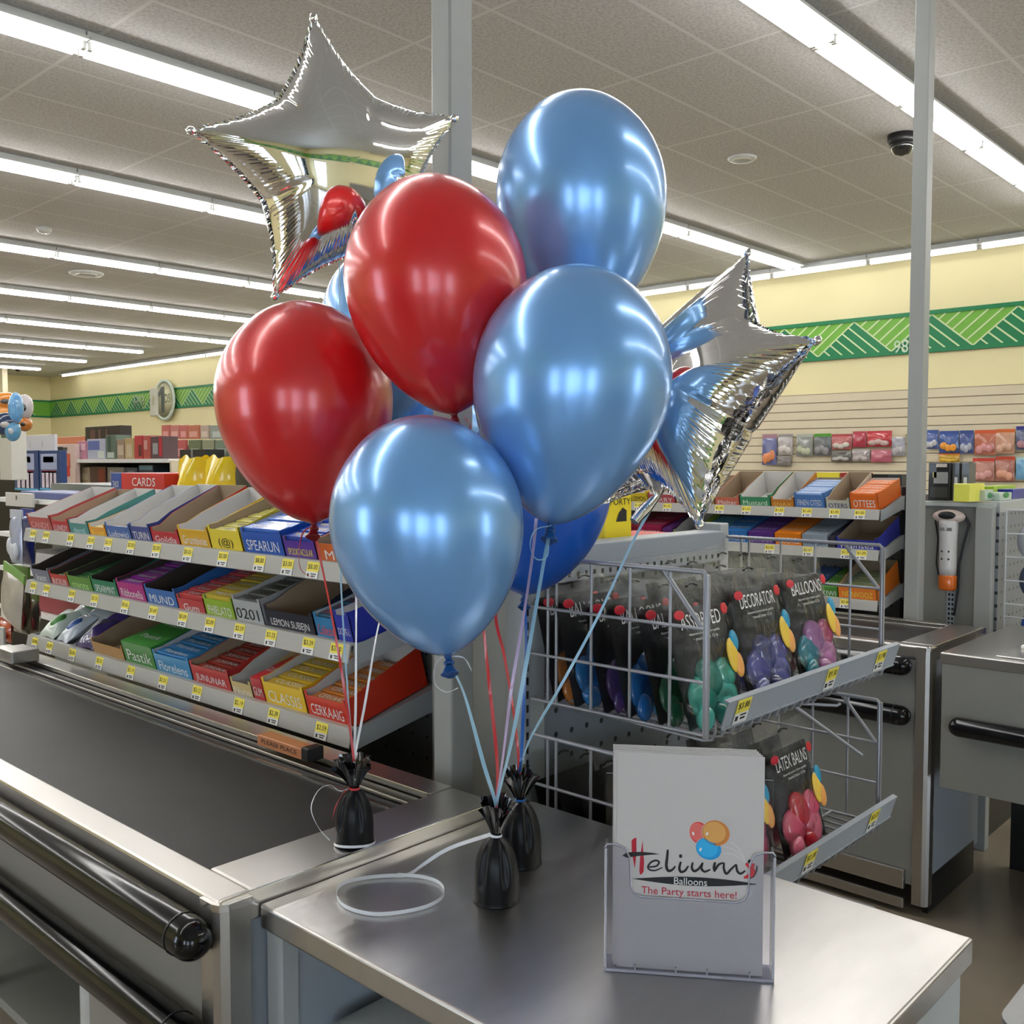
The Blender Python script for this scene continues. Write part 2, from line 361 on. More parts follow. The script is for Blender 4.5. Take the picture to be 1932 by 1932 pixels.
# ------------------------------------------------------------------ checkout lanes
def bumper(z, x, y0, y1, parent, r=.029):
    b = MB(); n = 7; pts = []; rs = []
    for i in range(n+1):
        a = math.pi/2*i/n; pts.append((x, y0+r*(1-math.sin(math.pi/2*(1-i/n))), z)); rs.append(max(.002, r*math.sin(a)))
    pts.append((x, y1-r, z)); rs.append(r)
    for i in range(1, n+1):
        a = math.pi/2*i/n; pts.append((x, y1-r+r*math.sin(a), z)); rs.append(max(.002, r*math.cos(a)))
    b.tube(pts, rs, M_bumper, 20)
    o = b.build('bumper_bar', parent); o['label'] = 'glossy black bumper bar'
    for k in (y0+.06, y0+.063):
        pass
    MB().tube([(x, y0+.05, z), (x, y0+.053, z)], r+.0012, M_dark, 20).build('end_ring', o)
    return o
def belt_unit(X0, Y0, Y1, label, near):
    r = empty('checkout_conveyor', (X0, Y0, 0), label, 'conveyor')
    X1 = X0+.555; T = .9
    b = MB()
    b.box((X0+.055, Y0, T-.045), (X0, Y1, T), M_steel)                 # front trim
    b.build('front_trim', r, bevel=.005)
    b = MB(); b.box((X0+.055, Y0, T-.045), (X1, Y0+.115, T-.001), M_steel); b.build('end_plate', r, bevel=.005)
    b = MB(); b.box((X0+.002, Y0-.006, T-.04), (X1, Y0, T+.002), M_steelb); b.build('end_trim', r, bevel=.002)
    b = MB(); b.box((X0+.055, Y0+.115, T-.03), (X0+.405, Y1, T-.005), M_belt); b.build('belt', r)
    b = MB(); b.box((X0+.405, Y0+.115, T-.03), (X0+.45, Y1, T-.012), M_dark); b.box((X0+.405, Y0+.115, T-.012), (X0+.412, Y1, T-.002), M_steelb); b.build('belt_channel', r)
    b = MB(); b.box((X0+.45, Y0+.115, T-.03), (X0+.488, Y1, T-.010), M_dark); b.box((X0+.448, Y0+.115, T-.01), (X0+.452, Y1, T-.004), M_steel); b.box((X0+.492, Y0+.115, T-.02), (X0+.497, Y1, T+.003), M_steelb); b.box((X0+.498, Y0+.115, T-.04), (X1, Y1, T), M_steel); b.build('rear_trim', r, bevel=.0015)
    # corner post
    b = MB(); zb = .04
    prof = [(0, .05), (0, .018), (.005, .006), (.016, 0), (.05, 0), (.05, .05)]
    b.prism([(X0+x-.004, Y0+y-.012) for x, y in prof], zb, T-.012, M_steel, None, False)
    b.build('corner_post', r, bevel=.002)
    b = MB(); b.prism([(X0+x-.006, Y0+y-.014) for x, y in [(0, .05), (0, .018), (.005, .006), (.016, 0), (.053, 0), (.053, .05)]], T-.012, T-.002, M_steelb); b.build('post_cap', r, bevel=.002)
    if near:
        b = MB(); b.box((X0+.006, Y0+.036, .655), (X0+.03, Y1, T-.045), M_greige); b.build('front_panel', r)
        b = MB(); b.box((X0+.006, Y0+.036, 0), (X0+.03, Y0+.42, .655), M_greige); b.build('lower_panel', r)
        b = MB(); b.box((X0+.3, Y0+.42, 0), (X0+.32, Y1, .655), M_grey); b.box((X0+.03, Y0+.42, .4), (X0+.3, Y1, .42), M_grey); b.build('storage_recess', r)
        b = MB(); b.box((X0+.006, Y0+.95, 0), (X0+.05, Y0+.985, .655), M_postl); b.build('upright', r)
    else:
        b = MB(); b.box((X0+.006, Y0+.036, .1), (X0+.03, Y1, T-.045), M_grey); b.build('front_panel', r)
        for z0, z1 in ((.02, .055), (.085, .15)):
            b = MB(); b.box((X0-.012, Y0+.06, z0), (X0+.006, Y1, z1), M_steel); b.build('kick_plate', r, bevel=.004)
        b = MB(); b.box((X0+.05, Y0+.002, 0), (X0+.5, Y0+.02, .12), M_dark); b.build('toe_kick', r)
    b = MB(); b.box((X0+.046, Y0+.004, .1 if not near else 0), (X1-.01, Y0+.03, T-.045), M_blue); b.build('end_panel', r)
    b = MB(); b.box((X1-.03, Y0+.03, 0), (X1-.01, Y1, T-.045), M_grey); b.build('rear_panel', r)
    if near: bumper(.85, X0-.025, Y0-.004, Y1, r); bumper(.70, X0-.025, Y0+.02, Y1, r)
    else: bumper(.834, X0-.02, Y0+.045, Y1, r, .033); bumper(.668, X0-.02, Y0+.045, Y1, r, .033)
    return r
belt_unit(.695, 1.192, 3.42, 'black rubber conveyor belt counter with steel edges in the left foreground', True)
belt_unit(3.25, 1.165, 4.4, 'grey checkout belt counter behind the wire baskets on the right', False)
# near bagging table
r = empty('bagging_table', (.757, .413, 0), 'stainless steel bagging table carrying the sign holder in the foreground', 'table')
b = MB(); b.box((.757, .413, .845), (1.335, 1.184, .88), M_top); b.build('table_top', r, bevel=.004, seg=3)
b = MB(); b.box((.775, 1.145, 0), (1.32, 1.17, .845), M_blue); b.box((.765, 1.14, 0), (.79, 1.178, .845), M_postl); b.build('side_panel', r)
b = MB(); b.box((.79, .425, 0), (1.325, .45, .845), M_postl); b.build('side_panel', r)
b = MB(); b.box((1.3, .45, 0), (1.32, 1.145, .845), M_blue); b.build('back_panel', r)
b = MB(); b.box((.80, .45, .65), (1.3, 1.145, .67), M_blue); b.build('shelf', r)
for (y, z) in ((1.1449, .80),):
    MB().lathe([(1e-5, 0), (.006, 0), (.006, .003), (.003, .004), (1e-5, .002)], M_dark, 12, basis((.84, 1.1445, .80), (1, 0, 0), (0, 0, 1))).build('bolt', r)
for k in range(7):
    o = MB().box((.835+.006*(k % 3), .60, .6705+k*.0045), (1.2, 1.13-.010*(k % 4), .6745+k*.0045), paint((.62, .63, .62))).build('plastic_bag_sheet')
    tag(o, 'white folded sheet in the pile on the shelf under the steel table', 'sheet', 'white sheets under the table')
# items in recess under the belt
r = empty('spray_bottle', (.80, 1.78, .42), 'white plastic bottle stored under the conveyor bumper bars', 'bottle')
MB().lathe([(.035, 0), (.04, .01), (.04, .12), (.03, .15), (.014, .165), (.014, .18)], paint((.55, .54, .52)), 20, Matrix.Translation((.80, 1.78, .42))).build('body', r)
MB().lathe([(.017, .18), (.017, .2), (1e-5, .2)], paint((.3, .3, .3)), 16, Matrix.Translation((.80, 1.78, .42))).build('cap', r)
tag(MB().box((.75, 1.56, .4205), (.88, 1.68, .45), paint((.75, .6, .05)), None).build('folded_cloth', bevel=.008), 'yellow folded cloth lying beside the white bottle under the belt', 'cloth')
# divider bar on rear trim
r = empty('order_divider', (1.17, 1.63, .91), 'small orange-brown lane divider bar on the rear belt rail below the candy', 'divider')
MB().box((1.15, 1.64, .902), (1.185, 1.80, .925), paint((.50, .20, .09), .3)).text('PLEASE PLACE', .13, .009, M_blk, TX((1.1498, 1.72, .914))).build('bar', r, bevel=.002)
MB().box((1.148, 1.615, .902), (1.187, 1.64, .93), M_dark).build('end_cap', r, bevel=.003)
# end stop block on the far end of belt rail
tag(MB().box((1.12, 3.05, .902), (1.2, 3.17, .94), M_steel).build('end_stop', bevel=.004), 'small steel block at the far end of the belt rail', 'end stop')
# far register table
r = empty('register_counter', (3.2, .2, 0), 'grey register counter with steel top at the right edge', 'counter')
MB().box((3.2, -.9, .865), (3.93, 1.11, .9), M_steel).build('counter_top', r, bevel=.004)
MB().box((3.205, -.9, .466), (3.23, 1.105, .865), M_grey).build('apron', r, bevel=.002)
MB().box((3.23, 1.08, .466), (3.9, 1.105, .865), M_grey).build('side_panel', r)
MB().box((3.88, -.9, 0), (3.9, 1.08, .865), M_dark).build('back_panel', r)
o = bumper(.677, 3.175, -.9, 1.07, r, .03)
r = empty('scanner_scale', (3.5, .5, .9), 'flat scanner scale plate set in the register counter at right edge', 'scale')
MB().box((3.235, .1, .9005), (3.72, .955, .906), M_steelb).build('frame', r, bevel=.002)
MB().box((3.40, .12, .906), (3.70, .93, .918), M_wht).build('plate', r, bevel=.003)
# grey stool at the bottom right corner
pts = []
for cx, cy, a0 in ((1.90, .43, 0), (1.71, .43, 90), (1.71, -.1, 180), (1.90, -.1, 270)):
    for k in range(7):
        a = math.radians(a0+15*k); pts.append((cx+.05*math.cos(a), cy+.05*math.sin(a)))
r = empty('stool', (1.8, .15, 0), 'light grey stool seat poking in at the bottom right corner', 'stool')
MB().prism(pts, .565, .6, paint((.42, .42, .42), .4)).build('seat', r, bevel=.008, seg=3)
for x in (1.72, 1.89):
    for y in (-.08, .4): MB().tube([(x, y, 0), (x, y, .565)], .012, M_dark).build('leg', r)
# ------------------------------------------------------------------ candy racks
TILT = math.radians(15)
def price(b, x, y, z, s, lean=.25):
    M = basis((x-.0006, y, z), (0, -1, 0), (lean, 0, 1)) @ Matrix.Scale(1.14, 4)
    b.box((-.019, -.002, 0), (.019, .017, .0008), M_yel, M).box((-.019, -.015, 0), (.019, -.002, .0008), M_wht, M)
    b.text(s, .030, .011, M_blk, M @ Matrix.Translation((0, .007, 0)), .0013)
    b.box((-.014, -.0125, .0008), (-.009, -.006, .0011), M_blk, M); b.box((-.004, -.0075, .0008), (.013, -.0055, .0011), M_blk, M); b.box((-.002, -.0115, .0008), (.011, -.0095, .0011), M_blk, M)
def rack(X, Y0, Y1, zs, tags, label, ztop, back):
    r = empty('candy_shelving', (X, Y0, 0), label, 'shelving')
    MB().box((X+.26, Y0-.0, .12), (X+back, Y1, ztop), M_pegx).build('back_panel', r)
    MB().box((X+.24, Y0-.06, 0), (X+back, Y1+.02, .12), M_dark).build('base', r)
    MB().box((X+.245, Y0-.012, .12), (X+.26, Y0+.01, ztop), M_dark).build('upright', r)
    for i, z in enumerate(zs):
        s = MB()
        # deck (inclined) and end brackets
        M = Matrix.Translation((X+.012, 0, z-.012)) @ Matrix.Rotation(-TILT, 4, 'Y')
        s.box((0, Y0, -.004), (.27, Y1, 0), M_postl, M)
        for y in (Y0-.003, Y1):
            s.prism([(X+.004, z-.045), (X+.004, z+.002), (X+.03, z+.004), (X+.27, z+.058), (X+.27, z-.012), (X+.22, z-.005)], -y-.003, -y, M_postl, Matrix(((1,0,0,0),(0,0,-1,0),(0,1,0,0),(0,0,0,1))))
        sh = s.build('shelf', r)
        q = MB()
        q.prism([(X-.012, z-.038), (X-.0095, z-.040), (X-.001, z-.003), (X+.014, z-.001), (X+.014, z+.002), (X-.004, z+.002), (X-.005, z-.002)], -Y1, -Y0, M_rail, Matrix(((1,0,0,0),(0,0,-1,0),(0,1,0,0),(0,0,0,1))))
        q.build('label_rail', sh)
        for (y, t) in tags[i]:
            p = MB(); price(p, X-.0085, y, z-.0205, t, .24); p.build('price_tag', sh)
    return r
NX = 1.30
def ty(px, z): return at(px, 900, X=NX).y
Z1 = (1.283, 1.112, .929)
F = .33126
t1 = [(195,'3.00'),(270,'3.00'),(410,'3.00'),(525,'2.10'),(625,'2.19'),(755,'2.00'),(900,'2.00'),(1080,'3.05'),(1280,'2.00'),(1490,'8.00'),(1650,'3.00'),(1795,'8.00')]
t2 = [(190,'3.00'),(265,'3.00'),(410,'2.09'),(540,'2.10'),(715,'1.65'),(875,'1.69'),(1045,'3.09'),(1200,'2.09'),(1370,'2.59'),(1550,'3.25'),(1765,'3.39'),(1925,'3.20')]
t3 = [(190,'2.00'),(275,'2.09'),(405,'2.00'),(560,'2.02'),(740,'3.19'),(925,'3.01'),(1120,'3.12'),(1360,'2.19'),(1560,'2.39'),(1835,'2.59')]
rack(NX, 1.667, 3.385, Z1, [[(ty(x*F, 0), '$'+s) for x, s in t] for t in (t1, t2, t3)], 'grey three tier candy shelving behind the near conveyor belt', 1.40, .30)
FX = 3.85
Z2 = (1.312, 1.150, .948)
u1 = [(1180+x*.29, s) for x, s in [(10,'1.00'),(90,'1.10'),(280,'1.42'),(620,'1.42'),(795,'1.65'),(1010,'1.65'),(1190,'1.60'),(1370,'1.00'),(1535,'1.00')]]
u2 = [(1180+x*.29, s) for x, s in [(950,'2.00'),(1200,'2.05'),(1450,'1.09'),(1550,'1.09')]]
u3 = [(1180+x*.29, s) for x, s in [(1150,'2.09'),(1450,'2.48')]]
rack(FX, 1.578, 3.9, Z2, [[(at(x, 900, X=FX).y, '$'+s) for x, s in t] for t in (u1, u2, u3)], 'grey candy shelving behind the far checkout belt, beside the right post', 1.40, .30)
CARTON = {}
def pack(z, X, ya, yb, c, hf, hb, text, tcol, label, cat='tray', contents=None, inner='k', full=False, d=.235, lean=0, cut=True, ctext=None, name='candy_tray'):
    """ya = end nearer the viewer's right (small Y), yb = larger Y"""
    w = yb-ya-.003; mo = paint(c, .4, .15); mi_ = M_kraft if inner == 'k' else M_wcard if inner == 'w' else paint((.06, .045, .035), .8)
    r = bpy.data.objects.new(name, None)
    M = Matrix.Translation((X+.016, ya+.0015, z-.0085)) @ Matrix.Rotation(-TILT, 4, 'Y')
    b = MB()
    if full:
        b.box((0, 0, 0), (d, w, hf), mo); b.box((.004, .004, hf), (d-.004, w-.004, hf+.0006), paint([min(1, v*1.25+.01) for v in c], .4))
    else:
        Q = Matrix(((1,0,0,0),(0,0,-1,0),(0,1,0,0),(0,0,0,1)))
        pr = [(0, 0), (d, 0), (d, hb), (.075, hf+(hb-hf)*.45), (.03, hf+.008 if cut else hf), (0, hf+(.010 if cut else 0))]
        pin = [(.0016, 0), (d, 0), (d, hb-.001), (.075, hf+(hb-hf)*.45-.001), (.03, hf+.007 if cut else hf-.001), (.0016, hf+(.009 if cut else -.001))]
        for y0, y1, y2 in ((0, .0012, .0028), (w, w-.0012, w-.0028)):
            b.prism(pr, -y0, -y1, mo, Q); b.prism(pin, -y1, -y2, mi_, Q)
        b.box((0, 0, 0), (.0012, w, hf), mo); b.box((.0012, 0, 0), (.0028, w, hf-.001), mi_)
        b.box((d-.002, 0, 0), (d, w, hb), mi_); b.box((0, 0, 0), (d, w, .001), mi_)
        if cut:
            for y0, y1 in ((0, .009), (w-.009, w)): b.box((0, y0, hf), (.0014, y1, hf+.010), mo)
    me = b.build(name, None)
    me.matrix_basis = Matrix.Identity(4)
    bpy.data.objects.remove(r)
    me.location = M.translation; me.rotation_euler = (0, -TILT, 0); tag(me, label, cat)
    if text:
        t = MB(); h = hf
        t.text(text, w*.8, h*.42, tcol, basis((-.0004, w/2, h*.46), (0, -1, 0), (0, 0, 1)))
        t.box((-.0006, w*.2, h*.10), (-.0002, w*.78, h*.15), tcol)
        if full:
            for xx in (.05, .13): MB().text(text, w*.8, .02, tcol, basis((xx, w/2, hf+.0009), (0, -1, 0), (1, 0, 0))).build('printed_name', me, local=True)
        t.build('printed_name', me, local=True)
    if contents:
        cc, what, n, grp, fill = contents
        m1 = paint(cc, .35, .3); step = (d-.02)/n; ph = step*.84; zz = .002
        pm = None
        for k in range(n):
            if pm is None:
                q = MB(); q.box((0, .005, zz), (ph, w-.005, zz+fill), m1)
                q.text(text or 'CANDY', w*.62, ph*.5, tcol, basis((ph*.5, w/2, zz+fill), (0, -1, 0), (1, 0, 0)), .0006)
                pm = q.build(what, None, bevel=.0025); o = pm
            else: o = pm.copy(); COL.objects.link(o)
            o.location = M @ Vector((.006+k*step, 0, random.uniform(0, .003))); o.rotation_euler = (0, -TILT, 0)
            tag(o, grp, 'candy', grp)
    return me
def pouch(name, X, y, z, w, h, t, c, label, rot, col2=None, txt=None):
    """soft pillow pouch lying on a shelf"""
    m = paint(c, .25, .5); b = MB(); sd = random.random()*9
    for s in (1, -1):
        b.grid(lambda u, v: ((u-.5)*h*(1-.04*math.sin(9*v+sd)), (v-.5)*w, s*t*(math.sin(math.pi*u)*math.sin(math.pi*v))**.45*(1+.18*math.sin(11*u+sd)*math.sin(8*v))), 12, 12, m)
    if col2: b.ell((0, 0, t*.75), (h*.24, w*.28, t*.5), paint(col2, .3), None, 12, 6)
    o = b.build(name); o.location = (X, y, z); o.rotation_euler = rot; tag(o, label, 'pouch')
    if txt: MB().text(txt, w*.55, h*.2, M_wht, basis((-h*.2, 0, t*1.15), (0, -1, 0), (1, 0, 0))).build('printed_name', o, local=True)
    return o
W_ = M_wht; K_ = M_blk; Y_ = paint((.85, .68, .08)); R_ = paint((.6, .02, .03)); N_ = paint((.02, .03, .16))
def ytray(x): return at(x*F, 900, X=NX+.016).y
def row(z, items, X, yf, where):
    for it in items:
        xa, xb, c, hf, hb, txt, tc, desc = it[:8]; kw = it[8] if len(it) > 8 else {}
        pack(z, X, yf(xb), yf(xa), c, hf, hb, txt, tc, desc+' on '+where, **kw)
row(Z1[0], [
 (170,300,(.46,.08,.07),.05,.085,'CANDY',paint((.8,.4,.4)),'faded red open carton, last at the left end',{'inner':'w'}),
 (302,400,(.50,.03,.04),.045,.08,'LUNDY',W_,'small red open carton next to the left end',{'contents':((.6,.12,.1),'candy_packet',7,'pale red candy packets in the small red carton on the top shelf',.03),'inner':'k'}),
 (402,512,(.06,.24,.23),.042,.085,'dentl',paint((.5,.75,.8)),'teal open carton',{'inner':'w'}),
 (514,610,(.75,.32,.02),.036,.06,'Fruidl',paint((.9,.75,.1)),'orange and yellow low carton',{'contents':((.7,.6,.35),'candy_packet',7,'cream candy packets in the orange carton on the top shelf',.028),'inner':'w'}),
 (612,752,(.05,.13,.38),.045,.10,'Ludowici',W_,'wide blue open carton with white inside',{'inner':'w'}),
 (755,868,(.04,.06,.25),.05,.105,'TURIN',W_,'navy and white empty carton',{'inner':'w'}),
 (872,1028,(.50,.015,.03),.042,.105,'Goildla',W_,'red open carton with white curly name',{'inner':'k'}),
 (1032,1205,(.72,.40,.02),.055,.10,'Grumbinie',W_,'gold open carton with red edges',{'inner':'w'}),
 (1209,1388,(.80,.62,.04),.062,.095,'(@)',K_,'bright yellow carton with round black emblem',{'contents':((.55,.50,.12),'candy_packet',6,'black and yellow shiny candy bags in the bright yellow carton',.055),'inner':'k'}),
 (1396,1628,(.01,.09,.45),.062,.085,'SPEARUN',W_,'royal blue carton with white name plate',{'contents':((.02,.12,.5),'candy_packet',6,'shiny blue packets in the royal blue carton on the top shelf',.066),'inner':'w'}),
 (1632,1812,(.10,.03,.30),.05,.07,'SPOOKTACULAR',Y_,'purple blue carton partly behind the red ribbon',{'contents':((.015,.05,.35),'candy_packet',6,'dark blue packets in the purple carton on the top shelf',.056),'inner':'w'}),
 (1816,2040,(.6,.12,.02),.05,.08,'MIX',W_,'orange carton mostly hidden behind the front blue balloon',{'inner':'k'}),
], NX, ytray, 'the top shelf')
row(Z1[1], [
 (185,285,(.17,.18,.24),.05,.085,'kast',W_,'grey lilac open carton, last at the left end',{'inner':'d'}),
 (287,388,(.50,.02,.02),.045,.075,'BUCKLER',W_,'red and green carton near the left end',{'inner':'d','contents':((.25,.3,.12),'candy_packet',7,'green and red packets in the red carton on the middle shelf',.03)}),
 (390,525,(.10,.27,.035),.05,.075,'mints',paint((.5,.75,.3)),'leaf green open carton',{'inner':'d','contents':((.05,.22,.07),'candy_packet',7,'green packets in the leaf green carton on the middle shelf',.036)}),
 (528,672,(.01,.20,.10),.052,.09,'SPEARMINT',W_,'dark green open carton with white picture',{'inner':'d'}),
 (676,832,(.45,.02,.20),.058,.08,'Ribbonella',W_,'magenta open carton with white script',{'inner':'d','contents':((.25,.02,.3),'candy_packet',6,'purple foil packets in the magenta carton',.054)}),
 (836,1012,(.03,.14,.42),.055,.09,'MUND',W_,'mid blue open carton with white capitals',{'inner':'d'}),
 (1014,1168,(.50,.05,.05),.042,.05,'Gum',W_,'low red carton of red wrapped sweets',{'inner':'w','contents':((.5,.05,.05),'candy_packet',7,'red wrapped sweets in the low red carton',.05)}),
 (1172,1340,(.30,.46,.03),.055,.065,'PHIELATO',W_,'lime green carton with white name plate',{'inner':'w','contents':((.6,.45,.05),'candy_packet',6,'yellow packets in the lime green carton',.06)}),
 (1344,1506,(.42,.43,.43),.066,.085,'0201',K_,'light grey carton with torn corner',{'inner':'w','contents':((.12,.13,.12),'candy_packet',6,'black and green gum packs in the light grey carton',.062)}),
 (1522,1800,(.015,.017,.03),.055,.10,'LEMON SUBEJN',W_,'wide black open carton with white lettering',{'inner':'k'}),
 (1806,1925,(.03,.20,.42),.058,.075,'Collezar',paint((.7,.1,.1)),'blue carton behind the thin red ribbon',{'inner':'w','contents':((.02,.09,.16),'candy_packet',6,'dark teal packets in the blue carton behind the ribbons',.058)}),
 (1928,2017,(.02,.035,.36),.07,.085,'DOVE-L',W_,'deep blue carton at the right end',{'inner':'w','contents':((.02,.04,.3),'candy_packet',6,'deep blue packets in the carton at the right end of the middle shelf',.06)}),
], NX, ytray, 'the middle shelf')
row(Z1[2], [
 (520,700,(.42,.22,.06),.045,.085,None,W_,'brown patterned open carton with an orange edge',{'inner':'k'}),
 (704,878,(.04,.22,.03),.075,.08,'Pastik',W_,'closed green box with white lettering on top',{'full':True}),
 (882,1088,(.04,.25,.48),.062,.09,'Florelens',W_,'sky blue carton with white lettering',{'inner':'w','contents':((.02,.18,.45),'candy_packet',6,'bright blue packets in the sky blue carton on the bottom shelf',.062)}),
 (1092,1312,(.50,.03,.03),.058,.09,'JUNUNAR',W_,'red open carton with navy name plate',{'inner':'k','contents':((.33,.03,.02),'candy_packet',6,'dark red bars in the red carton with navy name plate',.045)}),
 (1316,1436,(.60,.45,.2),.042,.095,'Nuco',W_,'narrow beige and red empty carton with white sides',{'inner':'w'}),
 (1440,1505,(.48,.02,.03),.066,.08,'GUM',W_,'thin upright red and navy pack',{'full':True}),
 (1508,1748,(.82,.52,.02),.065,.095,'CLASSIS',W_,'yellow open carton with navy name plate',{'inner':'w','contents':((.72,.46,.03),'candy_bar',6,'yellow wrapped bars in the yellow carton on the bottom shelf',.058)}),
 (1752,1990,(.62,.035,.012),.06,.10,'CERKAAIG',W_,'large orange red open carton at the right end',{'inner':'w','contents':((.68,.22,.03),'candy_bar',6,'red and yellow wrapped bars in the large orange red carton',.05)}),
], NX, ytray, 'the bottom shelf')
for (px, c, c2, lab, rr) in [(225,(.55,.62,.55),(.08,.3,.06),'green and white soft pouch at the left end of the bottom shelf',.1),(320,(.5,.55,.62),(.05,.12,.4),'blue and white soft pouch on the bottom shelf, second from the left end',-.1),(440,(.05,.03,.14),None,'dark purple pouch leaning by the brown carton on the bottom shelf',.15)]:
    pouch('candy_pouch', NX+.075, ytray(px), Z1[2]+.037, .10, .13, .022, c, lab, (.1*rr, -TILT-.35, rr), c2)
for (px, dx, dz, c, c2, lab) in [(250,.17,.075,(.5,.55,.52),(.08,.25,.06),'white and green pouch at the back left of the bottom shelf'),(350,.17,.085,(.42,.44,.45),None,'silver grey pouch lying at the back of the bottom shelf'),(450,.16,.075,(.07,.04,.20),None,'purple foil pouch lying behind the dark purple pouch')]:
    pouch('candy_pouch', NX+dx, ytray(px), Z1[2]+dz, .12, .11, .022, c, lab, (.15, -TILT-.1, .3), c2)
def yf2(x): return at(1180+x*.29, 900, X=FX+.016).y
row(Z2[0], [
 (-60,42,(.12,.3,.08),.05,.07,'MINT',W_,'far green carton seen just above the right wire baskets',{'inner':'w'}),
 (46,150,(.75,.55,.03),.055,.07,'LEMON',K_,'far yellow carton left of the foil star tail',{'inner':'w'}),
 (156,330,(.5,.08,.1),.05,.08,'BERRY',W_,'far pinkish red carton behind the foil star tail',{'inner':'w'}),
 (335,585,(.45,.3,.1),.05,.08,'NUTS',W_,'far brown carton hidden by the right foil star',{'inner':'k'}),
 (590,748,(.62,.16,.1),.045,.10,'Melter',W_,'salmon open carton right of the foil star tip',{'inner':'k'}),
 (752,950,(.06,.28,.14),.05,.10,'Mustard',paint((.7,.8,.6)),'green and white open carton',{'inner':'w'}),
 (954,1104,(.55,.2,.03),.042,.10,'SNAX',paint((.8,.5,.1)),'orange brown carton with pale inside',{'inner':'w'}),
 (1108,1306,(.08,.2,.5),.065,.075,'FINEN CITED',W_,'blue carton full of pale blue packets',{'inner':'k','contents':((.3,.45,.75),'candy_packet',6,'pale blue packets in the far blue carton',.066)}),
 (1312,1468,(.5,.48,.38),.045,.10,'OTERS',N_,'beige low carton with blue lettering',{'inner':'k'}),
 (1472,1655,(.75,.14,.015),.07,.075,'OTTEES',W_,'bright orange full carton at the right end',{'inner':'w','contents':((.8,.2,.04),'candy_packet',6,'orange packets in the far bright orange carton',.07)}),
], FX, yf2, 'the far top shelf')
row(Z2[1], [
 (-30,96,(.25,.01,.03),.055,.06,'BINGIN',paint((.6,.3,.3)),'dark red box',{'full':True}),
 (100,248,(.35,.015,.07),.06,.06,'TANGODO',W_,'crimson box',{'full':True}),
 (252,316,(.12,.03,.18),.055,.06,None,W_,'narrow purple box',{'full':True}),
 (320,460,(.25,.32,.05),.04,.08,'olio',Y_,'olive green open carton',{'inner':'w'}),
 (466,636,(.15,.42,.55),.05,.055,None,W_,'pale turquoise box',{'full':True}),
 (640,806,(.03,.18,.5),.062,.065,'MINTEDGE',W_,'bright blue box',{'full':True}),
 (810,980,(.10,.03,.22),.06,.06,'DRYRAIN',paint((.6,.5,.75)),'purple box',{'full':True}),
 (984,1158,(.8,.22,.01),.062,.065,'CODIGI',W_,'orange box',{'full':True}),
 (1162,1330,(.3,.36,.42),.062,.065,'moguh',N_,'grey white box',{'full':True}),
 (1334,1378,(.04,.04,.06),.055,.06,None,W_,'thin dark box',{'full':True}),
 (1384,1655,(.03,.04,.32),.05,.08,'Pronsea',W_,'navy blue open carton at the right end',{'inner':'k'}),
], FX, yf2, 'the far middle shelf')
row(Z2[2], [
 (1130,1280,(.05,.12,.3),.05,.06,'OAT',W_,'blue box half hidden by the wire basket',{'full':True}),
 (1284,1398,(.08,.25,.04),.05,.06,'KIWI',W_,'green box next to the orange carton',{'full':True}),
 (1402,1655,(.78,.2,.02),.06,.10,'NONVOOZ',Y_,'orange and yellow open carton at the right end',{'inner':'k','contents':((.2,.28,.2),'candy_packet',6,'green and white packets in the orange and yellow carton',.05)}),
], FX, yf2, 'the far bottom shelf')
# boxes on the ledge above the far rack
r = empty('display_ledge', (4.12, 1.48, 0), 'grey gondola ledge above the far candy shelving', 'shelf')
MB().box((4.155, 1.48, 0), (4.5, 3.9, 1.37), M_grey).build('body', r)
for (xa, xb, c, h, tx, tc, lab) in [(1115,1218,(.85,.72,.05),.055,'Puffs',paint((.8,.3,.02)),'small yellow box left of the taller yellow box above the far candy'),(1222,1394,(.85,.72,.04),.085,'BEE',K_,'tall yellow box with black print above the far candy'),(1398,1568,(.45,.03,.03),.085,'GLORIO',W_,'dark red box with white name above the far candy'),(1574,1700,(.012,.012,.012),.08,'TEN',W_,'black box with white labels above the far candy, beside the red box'),(1704,1800,(.03,.03,.035),.08,None,W_,'plain black box beside the right post above the far candy'),(940,1090,(.55,.5,.45),.06,'SOFT',R_,'cream box above the far candy beside the foil star'),(780,930,(.4,.05,.08),.06,None,W_,'dark pink box above the far candy, touching the foil star')]:
    ya, yb = at(1180+xb*.29, 900, X=4.18).y, at(1180+xa*.29, 900, X=4.18).y
    o = MB().box((4.18, ya, 1.3705), (4.25, yb, 1.3705+h), paint(c)).build('carton'); tag(o, lab, 'box')
    if tx: MB().text(tx, (yb-ya)*.7, h*.4, tc, TX((4.1795, (ya+yb)/2, 1.3705+h*.5))).build('printed_name', o)
